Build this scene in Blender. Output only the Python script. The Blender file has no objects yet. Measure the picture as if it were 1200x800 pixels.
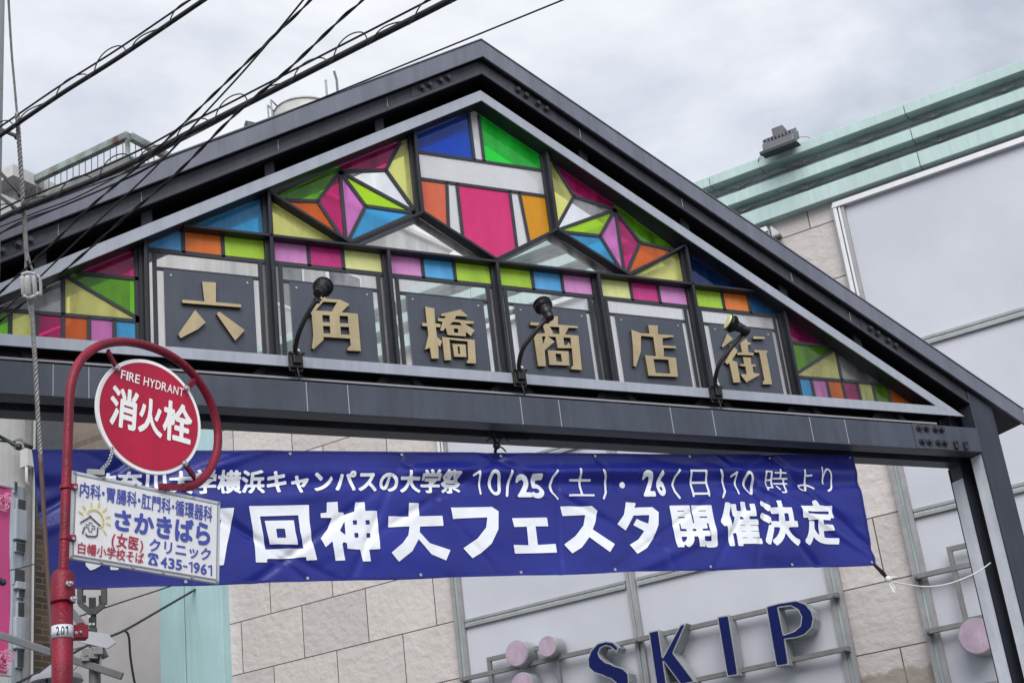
import bpy, bmesh, math, random
import numpy as np
from mathutils import Vector, Matrix
random.seed(7)
rng = np.random.default_rng(7)
R_ = math.radians
scene = bpy.context.scene
COL = scene.collection

# ------------------------------------------------------------------ camera
Z0 = 5.5795                                    # height of the sign frame's sill above the street
CAM = np.array([-4.9902, -8.9355, 1.6])
FPX = 1741.44                                  # focal length in photo pixels (1200 wide)
PITCH, ROLL, YAW = 0.392309, -0.122631, 0.509798
cy, sy = math.cos(YAW), math.sin(YAW); cp, sp = math.cos(PITCH), math.sin(PITCH); cr, sr = math.cos(ROLL), math.sin(ROLL)
FWD = np.array([sy*cp, cy*cp, sp]); _r = np.array([cy, -sy, 0.]); _u = np.cross(_r, FWD)
RGT = _r*cr + _u*sr; UPV = -_r*sr + _u*cr
cam = bpy.data.cameras.new('camera'); cam.sensor_width = 36; cam.lens = FPX/1200*36; cam.clip_end = 3000; cam.clip_start = 0.05
co = bpy.data.objects.new('camera', cam); COL.objects.link(co)
co.matrix_world = Matrix(((RGT[0], UPV[0], -FWD[0], CAM[0]), (RGT[1], UPV[1], -FWD[1], CAM[1]), (RGT[2], UPV[2], -FWD[2], CAM[2]), (0, 0, 0, 1)))
scene.camera = co

# ------------------------------------------------------------------ sky, sun, exposure
scene.view_settings.view_transform = 'Standard'; scene.view_settings.look = 'None'
scene.cycles.use_denoising = True
scene.view_settings.exposure = 0.95; scene.view_settings.gamma = 1.0; scene.view_settings.use_curve_mapping = False
SUN_EL, SUN_AZ = R_(42), R_(209)               # bright part of the overcast, behind the camera's left shoulder
w = bpy.data.worlds.new('World'); scene.world = w; w.use_nodes = True
nt = w.node_tree; nt.nodes.clear()
N = nt.nodes.new; LK = nt.links.new
out = N('ShaderNodeOutputWorld'); bg = N('ShaderNodeBackground'); bg.inputs['Strength'].default_value = 0.1
sky = N('ShaderNodeTexSky'); sky.sky_type = 'NISHITA'; sky.sun_disc = False; sky.sun_elevation = SUN_EL; sky.sun_rotation = SUN_AZ
sky.air_density = 1.0; sky.dust_density = 2.0
tc = N('ShaderNodeTexCoord'); mp = N('ShaderNodeMapping'); mp.inputs['Scale'].default_value = (1.0, 1.0, 1.9); mp.inputs['Location'].default_value = (0.35, 0.1, 0.6)
n1 = N('ShaderNodeTexNoise'); n1.inputs['Scale'].default_value = 2.6; n1.inputs['Detail'].default_value = 8; n1.inputs['Roughness'].default_value = .55; n1.inputs['Distortion'].default_value = .25
ramp = N('ShaderNodeValToRGB')
e = ramp.color_ramp.elements; e[0].position = .40; e[0].color = (2.9, 3.12, 3.62, 1); e[1].position = .60; e[1].color = (5.1, 5.2, 5.4, 1)
em = ramp.color_ramp.elements.new(.49); em.color = (3.85, 4.05, 4.5, 1)
mx = N('ShaderNodeMix'); mx.data_type = 'RGBA'; mx.inputs['Factor'].default_value = .93
LK(tc.outputs['Generated'], mp.inputs['Vector']); LK(mp.outputs[0], n1.inputs['Vector']); LK(n1.outputs['Fac'], ramp.inputs['Fac'])
LK(sky.outputs[0], mx.inputs['A']); LK(ramp.outputs[0], mx.inputs['B']); LK(mx.outputs['Result'], bg.inputs['Color']); LK(bg.outputs[0], out.inputs[0])
sun = bpy.data.lights.new('sun', 'SUN'); sun.energy = 1.5; sun.angle = R_(45); sun.color = (1, .965, .92)
so = bpy.data.objects.new('sun', sun); COL.objects.link(so)
sd = Vector((math.sin(SUN_AZ)*math.cos(SUN_EL), math.cos(SUN_AZ)*math.cos(SUN_EL), math.sin(SUN_EL)))
so.rotation_euler = sd.to_track_quat('Z', 'Y').to_euler(); so.location = (-10, -20, 30)

# ------------------------------------------------------------------ turning photo measurements into places
def ray(px, py): return FWD + RGT*((px-600)/FPX) - UPV*((py-400)/FPX)
def on_plane(px, py, P0, nrm):
    d = ray(px, py); t = np.dot(np.asarray(P0)-CAM, nrm)/np.dot(d, nrm); return CAM + d*t
def G(px, py, Y): return on_plane(px, py, (0, Y, 0), np.array([0, 1., 0]))        # on a plane parallel to the gate
def D_(px, py, dist):
    d = ray(px, py); return CAM + d/np.linalg.norm(d)*dist
def W(x, y, z): return np.array([x, y, z+Z0])                                       # gate coordinates
FY = -1.00763
UDIR = np.array([math.cos(FY), math.sin(FY), 0.]); NDIR = np.array([-math.sin(FY), math.cos(FY), 0.])
FQ = np.array([6.58, 2.457, 0.])                                                   # a point of the shop front's wall plane
def FC(px, py, off=0.):                                                              # (s, z) on the shop front, off = metres in front of it
    p = on_plane(px, py, FQ-NDIR*off, NDIR); return np.array([np.dot(p-FQ, UDIR), p[2]])

# ------------------------------------------------------------------ materials
def mat(name, col, rough=.5, metal=0., var=.12, vscale=3., bump=0., bscale=40., spec=.5, streak=0., dirt=None, coat=0., grime=0.):
    m = bpy.data.materials.new(name); m.use_nodes = True; t = m.node_tree; b = t.nodes['Principled BSDF']
    b.inputs['Roughness'].default_value = rough; b.inputs['Metallic'].default_value = metal; b.inputs['Specular IOR Level'].default_value = spec
    if coat: b.inputs['Coat Weight'].default_value = coat; b.inputs['Coat Roughness'].default_value = .15
    geo = t.nodes.new('ShaderNodeNewGeometry')
    no = t.nodes.new('ShaderNodeTexNoise'); no.inputs['Scale'].default_value = vscale; no.inputs['Detail'].default_value = 6; no.inputs['Roughness'].default_value = .6
    mpp = t.nodes.new('ShaderNodeMapping')
    if streak: mpp.inputs['Scale'].default_value = (1, 1, 1-streak)
    t.links.new(geo.outputs['Position'], mpp.inputs['Vector']); t.links.new(mpp.outputs[0], no.inputs['Vector'])
    rp = t.nodes.new('ShaderNodeValToRGB'); c = np.array(col)
    d = np.array(dirt) if dirt is not None else c*(1-var)
    rp.color_ramp.elements[0].position = .3; rp.color_ramp.elements[0].color = (*np.clip(d if dirt is not None else c*(1-var), 0, 1), 1)
    rp.color_ramp.elements[1].position = .62 if dirt is not None else .7; rp.color_ramp.elements[1].color = (*np.clip(c*(1+var*.7), 0, 1), 1)
    t.links.new(no.outputs['Fac'], rp.inputs['Fac'])
    if grime:                                      # rain streaks and blotches in the paint itself
        gm = t.nodes.new('ShaderNodeMapping'); gm.inputs['Scale'].default_value = (9, 9, .55); g1 = t.nodes.new('ShaderNodeTexNoise'); g1.inputs['Scale'].default_value = 1.6; g1.inputs['Detail'].default_value = 7; g1.inputs['Roughness'].default_value = .7
        t.links.new(geo.outputs['Position'], gm.inputs['Vector']); t.links.new(gm.outputs[0], g1.inputs['Vector'])
        gr = t.nodes.new('ShaderNodeMapRange'); gr.inputs['From Min'].default_value = .36; gr.inputs['From Max'].default_value = .6; gr.inputs['To Min'].default_value = 1-grime; gr.inputs['To Max'].default_value = 1.04
        t.links.new(g1.outputs['Fac'], gr.inputs['Value'])
        gx = t.nodes.new('ShaderNodeMix'); gx.data_type = 'RGBA'; gx.blend_type = 'MULTIPLY'; gx.inputs['Factor'].default_value = 1
        t.links.new(rp.outputs[0], gx.inputs['A']); t.links.new(gr.outputs[0], gx.inputs['B']); t.links.new(gx.outputs['Result'], b.inputs['Base Color'])
    else: t.links.new(rp.outputs[0], b.inputs['Base Color'])
    mr = t.nodes.new('ShaderNodeMapRange'); mr.inputs['To Min'].default_value = max(.05, rough-.1); mr.inputs['To Max'].default_value = min(1, rough+.12)
    t.links.new(no.outputs['Fac'], mr.inputs['Value']); t.links.new(mr.outputs[0], b.inputs['Roughness'])
    if bump:
        n2 = t.nodes.new('ShaderNodeTexNoise'); n2.inputs['Scale'].default_value = bscale; n2.inputs['Detail'].default_value = 5
        bp = t.nodes.new('ShaderNodeBump'); bp.inputs['Strength'].default_value = bump; bp.inputs['Distance'].default_value = .02
        t.links.new(geo.outputs['Position'], n2.inputs['Vector']); t.links.new(n2.outputs['Fac'], bp.inputs['Height']); t.links.new(bp.outputs[0], b.inputs['Normal'])
    return m

def brick_mat(name, c1, c2, mortar, bw, bh, ms, off=(0, 0), bump=.3, relief=0., stain=None, noisecol=.15, bias=0.):
    """bricks or stone slabs laid out in the object's own X (along) and Z (up)"""
    m = bpy.data.materials.new(name); m.use_nodes = True; t = m.node_tree; b = t.nodes['Principled BSDF']; L = t.links.new
    tc = t.nodes.new('ShaderNodeTexCoord'); sx = t.nodes.new('ShaderNodeSeparateXYZ'); cx = t.nodes.new('ShaderNodeCombineXYZ')
    L(tc.outputs['Object'], sx.inputs[0])
    ax = t.nodes.new('ShaderNodeMath'); ax.inputs[1].default_value = off[0]; az = t.nodes.new('ShaderNodeMath'); az.inputs[1].default_value = off[1]
    L(sx.outputs['X'], ax.inputs[0]); L(sx.outputs['Z'], az.inputs[0]); L(ax.outputs[0], cx.inputs['X']); L(az.outputs[0], cx.inputs['Y'])
    bt = t.nodes.new('ShaderNodeTexBrick'); bt.inputs['Scale'].default_value = 1; bt.inputs['Brick Width'].default_value = bw; bt.inputs['Row Height'].default_value = bh
    bt.inputs['Mortar Size'].default_value = ms; bt.inputs['Mortar Smooth'].default_value = .15; bt.inputs['Bias'].default_value = bias
    bt.inputs['Color1'].default_value = (*c1, 1); bt.inputs['Color2'].default_value = (*c2, 1); bt.inputs['Mortar'].default_value = (*mortar, 1)
    L(cx.outputs[0], bt.inputs['Vector'])
    no = t.nodes.new('ShaderNodeTexNoise'); no.inputs['Scale'].default_value = 1.6; no.inputs['Detail'].default_value = 8; no.inputs['Roughness'].default_value = .65
    L(tc.outputs['Object'], no.inputs['Vector'])
    mr = t.nodes.new('ShaderNodeMapRange'); mr.inputs['To Min'].default_value = 1-noisecol; mr.inputs['To Max'].default_value = 1+noisecol; L(no.outputs['Fac'], mr.inputs['Value'])
    mu = t.nodes.new('ShaderNodeMix'); mu.data_type = 'RGBA'; mu.blend_type = 'MULTIPLY'; mu.inputs['Factor'].default_value = 1
    L(bt.outputs['Color'], mu.inputs['A']); L(mr.outputs[0], mu.inputs['B'])
    last = mu.outputs['Result']
    if stain:                                      # old water stain below a ragged line
        zl, col = stain
        n3 = t.nodes.new('ShaderNodeTexNoise'); n3.inputs['Scale'].default_value = 3.; n3.inputs['Detail'].default_value = 5; L(tc.outputs['Object'], n3.inputs['Vector'])
        ad = t.nodes.new('ShaderNodeMath'); ad.operation = 'MULTIPLY_ADD'; ad.inputs[1].default_value = .55; L(n3.outputs['Fac'], ad.inputs[0]); L(sx.outputs['Z'], ad.inputs[2])
        m2 = t.nodes.new('ShaderNodeMapRange'); m2.inputs['From Min'].default_value = zl+.255; m2.inputs['From Max'].default_value = zl+.3; m2.inputs['To Min'].default_value = .7; m2.inputs['To Max'].default_value = 0; L(ad.outputs[0], m2.inputs['Value'])
        ms2 = t.nodes.new('ShaderNodeMix'); ms2.data_type = 'RGBA'; L(m2.outputs[0], ms2.inputs['Factor']); L(last, ms2.inputs['A']); ms2.inputs['B'].default_value = (*col, 1)
        last = ms2.outputs['Result']
    L(last, b.inputs['Base Color']); b.inputs['Roughness'].default_value = .8; b.inputs['Specular IOR Level'].default_value = .25
    b1 = t.nodes.new('ShaderNodeBump'); b1.inputs['Strength'].default_value = bump; b1.inputs['Distance'].default_value = .012; b1.invert = True; L(bt.outputs['Fac'], b1.inputs['Height'])
    if relief:
        wv = t.nodes.new('ShaderNodeTexNoise'); wv.noise_type = 'RIDGED_MULTIFRACTAL'; wv.inputs['Scale'].default_value = 1.9; wv.inputs['Detail'].default_value = 5; wv.inputs['Distortion'].default_value = .8
        mp2 = t.nodes.new('ShaderNodeMapping'); mp2.inputs['Scale'].default_value = (1, 1, 1.7); mp2.inputs['Rotation'].default_value = (0, .5, 0)
        L(tc.outputs['Object'], mp2.inputs['Vector']); L(mp2.outputs[0], wv.inputs['Vector'])
        n4 = t.nodes.new('ShaderNodeTexNoise'); n4.inputs['Scale'].default_value = 9; n4.inputs['Detail'].default_value = 6; L(tc.outputs['Object'], n4.inputs['Vector'])
        am = t.nodes.new('ShaderNodeMath'); am.operation = 'MULTIPLY_ADD'; am.inputs[1].default_value = .5; L(wv.outputs['Fac'], am.inputs[0]); L(n4.outputs['Fac'], am.inputs[2])
        b2 = t.nodes.new('ShaderNodeBump'); b2.inputs['Strength'].default_value = relief; b2.inputs['Distance'].default_value = .03; L(am.outputs[0], b2.inputs['Height']); L(b2.outputs[0], b1.inputs['Normal'])
    L(b1.outputs[0], b.inputs['Normal'])
    return m

def glass_mat(name, col, trans=.7, rough=.06, diff=None, spec=1.0, front=.4):
    """coloured sheet: part of the light passes straight through tinted, part is scattered by the sheet"""
    m = bpy.data.materials.new(name); m.use_nodes = True; t = m.node_tree; t.nodes.clear(); L = t.links.new
    o = t.nodes.new('ShaderNodeOutputMaterial')
    tr = t.nodes.new('ShaderNodeBsdfTransparent'); tr.inputs[0].default_value = (*col, 1)
    tl = t.nodes.new('ShaderNodeBsdfTranslucent'); tl.inputs[0].default_value = (*(diff or col), 1)
    df = t.nodes.new('ShaderNodeBsdfDiffuse'); df.inputs[0].default_value = (*(diff or col), 1)
    m1 = t.nodes.new('ShaderNodeMixShader'); m1.inputs[0].default_value = front; L(tl.outputs[0], m1.inputs[1]); L(df.outputs[0], m1.inputs[2])
    m2 = t.nodes.new('ShaderNodeMixShader'); L(m1.outputs[0], m2.inputs[1]); L(tr.outputs[0], m2.inputs[2])
    geo = t.nodes.new('ShaderNodeNewGeometry'); no = t.nodes.new('ShaderNodeTexNoise'); no.inputs['Scale'].default_value = 3.2; no.inputs['Detail'].default_value = 5; no.inputs['Distortion'].default_value = .6
    mg = t.nodes.new('ShaderNodeMapping'); mg.inputs['Rotation'].default_value = (0, .6, 0); mg.inputs['Scale'].default_value = (2.2, 1, .7); L(geo.outputs['Position'], mg.inputs['Vector']); L(mg.outputs[0], no.inputs['Vector'])
    mr = t.nodes.new('ShaderNodeMapRange'); mr.inputs['From Min'].default_value = .3; mr.inputs['From Max'].default_value = .7; mr.inputs['To Min'].default_value = max(0, trans-.16); mr.inputs['To Max'].default_value = min(1, trans+.16); L(no.outputs['Fac'], mr.inputs['Value']); L(mr.outputs[0], m2.inputs[0])
    gl = t.nodes.new('ShaderNodeBsdfGlossy'); gl.inputs['Roughness'].default_value = rough; gl.inputs[0].default_value = (1, 1, 1, 1)
    fr = t.nodes.new('ShaderNodeFresnel'); fr.inputs[0].default_value = 1.45
    fm = t.nodes.new('ShaderNodeMath'); fm.operation = 'MULTIPLY'; fm.inputs[1].default_value = spec; L(fr.outputs[0], fm.inputs[0])
    m3 = t.nodes.new('ShaderNodeMixShader'); L(fm.outputs[0], m3.inputs[0]); L(m2.outputs[0], m3.inputs[1]); L(gl.outputs[0], m3.inputs[2]); L(m3.outputs[0], o.inputs[0])
    return m

M = {}
M['fascia'] = mat('fascia paint', (.15, .16, .205), .45, .1, .2, 2.2, .05, 60, streak=.5, grime=.16)
M['beam'] = mat('beam paint', (.056, .067, .096), .46, .1, .35, 2.5, .06, 50, streak=.6, grime=.15)
M['rake'] = mat('rake paint', (.052, .055, .072), .55, .1, .25, 2.5, .05, 50, grime=.25)
M['post'] = mat('post paint', (.036, .043, .063), .48, .1, .2, 2.5, .04, 50, grime=.2)
M['frame'] = mat('sign frame paint', (.355, .385, .45), .42, .1, .10, 3, .04, 60, grime=.10)
M['flat'] = mat('dark mullion paint', (.024, .026, .036), .5, .1, .3, 6, .04, 60, spec=.35)
M['lead'] = mat('dark glazing bar', (.034, .038, .048), .55, 0, .15, 8, spec=.35)
M['plate'] = mat('name plate', (.058, .069, .095), .35, 0, .16, 2.4, grime=.1)
M['gold'] = mat('gold brass letters', (.43, .35, .21), .48, .2, .14, 5, .06, 60, grime=.1)
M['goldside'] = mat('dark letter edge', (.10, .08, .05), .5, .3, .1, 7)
M['bolt'] = mat('bolt steel', (.05, .05, .06), .4, .5, .2, 20)
M['seam'] = mat('pale sealant', (.34, .35, .37), .7, 0, .1, 20)
M['steel'] = mat('galvanised steel', (.42, .44, .46), .4, .6, .18, 12)
M['marble'] = mat('pale post cladding', (.60, .64, .71), .32, 0, .14, 4.5, grime=.06)
M['black'] = mat('black rubber', (.012, .012, .014), .5, 0, .2, 10)
M['shade_board'] = mat('black shade board', (.008, .008, .011), .9, 0, .2, 5, spec=.12)  # near-black colour stands in for shade under and behind the rafters
M['insul'] = mat('grey white porcelain', (.50, .51, .52), .3, 0, .12, 14)
M['lampblack'] = mat('lamp black', (.012, .012, .014), .45, .1, .2, 14)
M['lens'] = mat('pale yellow lens', (.72, .75, .38), .25, 0, .05, 5)
M['red'] = mat('red enamel paint', (.24, .006, .030), .42, 0, .35, 7, .25, 95, spec=.35, grime=.3)
M['redface'] = mat('red sign face', (.44, .008, .048), .42, 0, .14, 2.5, spec=.35, grime=.08)
M['white'] = mat('white paint', (.86, .87, .88), .42, 0, .05, 6)
M['signwhite'] = mat('white sign board', (.86, .87, .90), .42, 0, .05, 3, spec=.35, grime=.03)
M['alu'] = mat('aluminium edge', (.62, .65, .70), .35, .3, .1, 8)
M['inkblue'] = mat('blue ink', (.06, .085, .42), .5, 0, .06, 6)
M['inkred'] = mat('red ink', (.42, .03, .06), .5, 0, .06, 6)
M['inkgrey'] = mat('grey ink', (.10, .10, .13), .5, 0, .06, 6)
M['inkyellow'] = mat('yellow ink', (.75, .62, .14), .5, 0, .06, 6)
M['inkblack'] = mat('black ink', (.02, .02, .025), .5, 0, .06, 6)
M['banner'] = mat('blue banner vinyl', (.015, .023, .235), .30, 0, .25, 2.2, .12, 16, spec=.4)
M['hem'] = mat('blue hem', (.013, .020, .21), .4, 0, .15, 6, .2, 60, spec=.4)
M['letterwhite'] = mat('white vinyl letters', (.80, .84, .91), .42, 0, .10, 5, .14, 26)
M['rope'] = mat('white cord', (.70, .70, .68), .8, 0, .15, 30)
M['stone'] = brick_mat('rough stone slabs', (.585, .55, .535), (.485, .455, .447), (.09, .083, .083), 1.067, .716, .0075, (9.951+1.067*.0, -.618), .5, .75)
M['stonepillar'] = brick_mat('rough stone slabs stained', (.585, .55, .535), (.485, .455, .447), (.09, .083, .083), 1.067, .716, .0075, (.42, -.618), .5, .75, stain=(3.98, (.24, .205, .17)))
M['mint'] = mat('mint painted panel', (.40, .60, .625), .45, 0, .08, 1.4, grime=.05)
M['mintroof'] = mat('mint cornice', (.44, .585, .575), .5, 0, .10, 1.2, .05, 30, streak=.6, grime=.08)
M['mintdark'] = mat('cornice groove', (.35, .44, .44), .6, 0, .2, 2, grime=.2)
M['panel'] = mat('grey white sign panel', (.52, .545, .605), .38, 0, .10, .55)
M['track'] = mat('grey aluminium track', (.33, .33, .345), .42, .3, .15, 6)
M['whitetrack'] = mat('white aluminium track', (.70, .71, .74), .4, .1, .08, 6)
M['navy'] = mat('navy letter face', (.007, .013, .095), .5, 0, .1, 3, spec=.12)
M['letterside'] = mat('letter return', (.36, .385, .40), .42, .2, .15, 5, grime=.1)
M['pinkdisc'] = mat('pale pink disc', (.45, .355, .45), .4, 0, .2, 6, grime=.12)
M['greywall'] = mat('grey render', (.60, .585, .585), .85, 0, .14, .9, .15, 14)
M['creamwall'] = mat('cream wall', (.52, .52, .51), .8, 0, .12, 2, .12, 18, grime=.07)
M['bluewall'] = mat('pale blue wall', (.33, .38, .43), .7, 0, .15, 2, grime=.2)
M['darkwin'] = mat('dark opening', (.045, .05, .055), .3, 0, .3, 4)
M['brick'] = brick_mat('brown brick', (.165, .115, .078), (.07, .052, .04), (.20, .17, .13), .25, .085, .008, (.0, .0), .4, 0, noisecol=.25)
M['brickup'] = brick_mat('brown wall brick', (.21, .175, .145), (.115, .095, .08), (.21, .19, .17), .42, .14, .010, (.0, .0), .4, 0, noisecol=.25)
M['tile'] = brick_mat('grey wall tile', (.40, .39, .38), (.33, .32, .31), (.25, .24, .24), .9, .28, .02, (.0, .0), .3, 0, noisecol=.25)
M['concrete'] = mat('stained concrete', (.50, .50, .49), .85, 0, .3, 1.3, .1, 14, streak=.86, dirt=(.24, .235, .225))
M['concrete2'] = mat('pale render', (.42, .42, .43), .85, 0, .14, .7, .08, 14, grime=.2)
M['asphalt'] = mat('asphalt', (.052, .052, .055), .9, 0, .25, 8, .3, 120)
M['paving'] = mat('paving', (.13, .125, .12), .85, 0, .2, 3, .2, 60)
M['rustgreen'] = mat('weathered mint railing', (.25, .33, .315), .6, 0, .1, 3.2, .1, 60, dirt=(.085, .04, .028))
M['railgrey'] = mat('grey rail', (.20, .20, .205), .6, .2, .2, 7)
M['tank'] = mat('grey water tank', (.50, .51, .50), .55, .2, .2, 3)
M['pink'] = mat('pink banner cloth', (.62, .075, .26), .6, 0, .18, 1.6)
M['pinkpale'] = mat('pale pink print', (.78, .36, .52), .6, 0, .1, 4)
M['darkmetal'] = mat('dark grey metal', (.045, .05, .055), .5, .2, .2, 8)
M['greymetal'] = mat('grey metal', (.13, .135, .15), .5, .2, .2, 6)
M['palegrey'] = mat('pale grey board', (.42, .43, .48), .5, 0, .06, 4)
M['concretepole'] = mat('concrete pole', (.30, .30, .31), .85, 0, .15, 6, .15, 50)
M['galv'] = mat('galvanised strand', (.36, .36, .36), .5, .4, .35, 40)
M['brown'] = mat('brown guard tube', (.12, .075, .065), .6, 0, .2, 12)
M['cable'] = mat('black cable', (.014, .014, .017), .55, 0, .2, 12)
GL = {   # tinted panes
 'magenta': glass_mat('magenta glass', (.98, .10, .48), .78, diff=(.85, .08, .42)),
 'deepmagenta': glass_mat('magenta opal', (.90, .075, .36), .18, diff=(1.0, .085, .38)),
 'pink': glass_mat('pink glass', (1.0, .48, .92), .55, diff=(.92, .42, .82)),
 'orange': glass_mat('orange glass', (1.0, .36, .04), .58, diff=(.98, .32, .05)),
 'salmon': glass_mat('salmon opal', (1.0, .38, .22), .28, diff=(1.0, .32, .18)),
 'amber': glass_mat('amber opal', (1.0, .58, .01), .25, diff=(1.0, .55, .01)),
 'yellow': glass_mat('pale yellow glass', (1.0, 1.0, .50), .62, diff=(.96, .97, .46)),
 'lime': glass_mat('lime glass', (.76, 1.0, .07), .62, diff=(.66, .92, .07)),
 'green': glass_mat('green glass', (.46, .90, .06), .80, diff=(.36, .70, .07)),
 'brightgreen': glass_mat('bright green glass', (.08, 1.0, .18), .6, diff=(.07, .90, .15)),
 'blue': glass_mat('sky blue glass', (.20, .74, 1.0), .58, diff=(.16, .62, 1.0)),
 'deepblue': glass_mat('deep blue glass', (.04, .22, .82), .55, diff=(.035, .20, .74)),
 'shadeblue': glass_mat('shaded blue glass', (.05, .20, .55), .80, diff=(.03, .12, .36)),
 'clear': glass_mat('clear glass', (1., 1., 1.0), .88, diff=(.9, .92, .94)),
 'bright': glass_mat('frosted clear glass', (1.0, 1.0, 1.0), .58, diff=(.96, .97, .99)),
 'white': glass_mat('white opal glass', (1., 1., 1.), .40, diff=(.96, .97, .99)),
 'open': glass_mat('thin clear glass', (1., 1., 1.), .97, diff=(.9, .9, .9), spec=.6),
}
for k_, c_ in (('magenta', (.78, .07, .36)), ('pink', (.88, .42, .80)), ('orange', (.95, .31, .06)), ('yellow', (.92, .94, .45)), ('lime', (.60, .86, .09)), ('blue', (.16, .58, .96)), ('deepblue', (.03, .12, .32))):
    GL['matt '+k_] = glass_mat('matt '+k_+' glass', c_, .26, rough=.15, diff=c_, spec=.8, front=.72)   # the small squares over the name plates are less see-through

# ------------------------------------------------------------------ mesh helpers
class MB:
    def __init__(s): s.v = []; s.f = []; s.mi = []; s.sm = []
    def add(s, vs, fs, mi=0, smooth=False):
        b = len(s.v); s.v += [np.asarray(p, float) for p in vs]
        for f in fs: s.f.append([b+i for i in f]); s.mi.append(mi); s.sm.append(smooth)
        return s
    def box(s, a, b, mi=0):
        x0, y0, z0 = np.minimum(a, b); x1, y1, z1 = np.maximum(a, b)
        vs = [(x0, y0, z0), (x1, y0, z0), (x1, y1, z0), (x0, y1, z0), (x0, y0, z1), (x1, y0, z1), (x1, y1, z1), (x0, y1, z1)]
        return s.add(vs, [(0, 3, 2, 1), (4, 5, 6, 7), (0, 1, 5, 4), (1, 2, 6, 5), (2, 3, 7, 6), (3, 0, 4, 7)], mi)
    def prism(s, poly, ext, mi=0, miside=None):
        """poly: list of 3D points, ext: extrusion vector"""
        n = len(poly); p = [np.asarray(q, float) for q in poly]; e = np.asarray(ext, float)
        vs = p + [q+e for q in p]
        s.add(vs, [tuple(range(n-1, -1, -1)), tuple(range(n, 2*n))], mi)
        b = len(s.v)-2*n
        for i in range(n):
            j = (i+1) % n; s.f.append([b+i, b+j, b+n+j, b+n+i]); s.mi.append(mi if miside is None else miside); s.sm.append(False)
        return s
    def bar(s, p, q, w, h, up=(0, 0, 1), mi=0):
        p = np.asarray(p, float); q = np.asarray(q, float); d = q-p; d = d/np.linalg.norm(d); up = np.asarray(up, float)
        a = np.cross(d, up); a = a/np.linalg.norm(a); c = np.cross(a, d)
        poly = [p+a*w/2*i+c*h/2*j for i, j in ((-1, -1), (1, -1), (1, 1), (-1, 1))]
        return s.prism(poly, q-p, mi)
    def tube(s, pts, r, n=8, mi=0, caps=True, rs=None):
        pts = [np.asarray(p, float) for p in pts]; m = len(pts); vs = []
        prev = None
        for i, p in enumerate(pts):
            d = pts[min(i+1, m-1)]-pts[max(i-1, 0)]; d = d/(np.linalg.norm(d)+1e-12)
            if prev is None:
                a = np.cross(d, (0, 0, 1.)) if abs(d[2]) < .9 else np.cross(d, (1., 0, 0))
            else: a = prev-d*np.dot(prev, d)
            a = a/np.linalg.norm(a); prev = a; c = np.cross(d, a); rr = rs[i] if rs is not None else r
            vs += [p+rr*(a*math.cos(2*math.pi*k/n)+c*math.sin(2*math.pi*k/n)) for k in range(n)]
        fs = [(i*n+k, i*n+(k+1) % n, (i+1)*n+(k+1) % n, (i+1)*n+k) for i in range(m-1) for k in range(n)]
        s.add(vs, fs, mi, True)
        if caps:
            b = len(s.v)-m*n
            s.f.append([b+k for k in range(n-1, -1, -1)]); s.f.append([b+(m-1)*n+k for k in range(n)]); s.mi += [mi, mi]; s.sm += [False, False]
        return s
    def cyl(s, c, axis, r, h, n=24, mi=0, miface=None, r2=None):
        axis = np.asarray(axis, float); axis /= np.linalg.norm(axis); c = np.asarray(c, float)
        a = np.cross(axis, (0, 0, 1.)) if abs(axis[2]) < .9 else np.cross(axis, (1., 0, 0)); a /= np.linalg.norm(a); b_ = np.cross(axis, a); r2 = r if r2 is None else r2
        ring = [a*math.cos(2*math.pi*k/n)+b_*math.sin(2*math.pi*k/n) for k in range(n)]
        vs = [c+r*q for q in ring]+[c+axis*h+r2*q for q in ring]
        s.add(vs, [(k, (k+1) % n, n+(k+1) % n, n+k) for k in range(n)], mi, True)
        b = len(s.v)-2*n; mf = mi if miface is None else miface
        s.f.append([b+k for k in range(n-1, -1, -1)]); s.f.append([b+n+k for k in range(n)]); s.mi += [mf, mf]; s.sm += [False, False]
        return s
    def ball(s, c, r, n=8, mi=0, sq=1.):
        c = np.asarray(c, float); vs = []; rows = n//2
        for i in range(rows+1):
            th = math.pi*i/rows
            vs += [c+r*np.array([math.sin(th)*math.cos(2*math.pi*k/n), math.sin(th)*math.sin(2*math.pi*k/n), sq*math.cos(th)]) for k in range(n)]
        return s.add(vs, [(i*n+k, (i+1)*n+k, (i+1)*n+(k+1) % n, i*n+(k+1) % n) for i in range(rows) for k in range(n)], mi, True)
    def build(s, name, mats, parent=None, bevel=0., label=None, origin=None):
        me = bpy.data.meshes.new(name); base = np.zeros(3) if parent is None else np.array(parent.get('_b', (0, 0, 0)))
        if origin is not None: base = np.asarray(origin, float)
        me.from_pydata([tuple(p-base) for p in s.v], [], s.f)
        for m in (mats if isinstance(mats, (list, tuple)) else [mats]): me.materials.append(m)
        me.polygons.foreach_set('material_index', s.mi); me.polygons.foreach_set('use_smooth', s.sm)
        bm = bmesh.new(); bm.from_mesh(me); bmesh.ops.recalc_face_normals(bm, faces=bm.faces); bm.to_mesh(me); bm.free(); me.update()
        o = bpy.data.objects.new(name, me); COL.objects.link(o)
        if parent is not None:
            o.parent = parent; o['_b'] = list(map(float, base))
        elif origin is not None: o.location = tuple(base); o['_b'] = list(map(float, base))
        if bevel:
            bv = o.modifiers.new('bevel', 'BEVEL'); bv.width = bevel; bv.segments = 2; bv.limit_method = 'ANGLE'; bv.angle_limit = R_(40)
        if label: o['label'] = label
        return o

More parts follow.
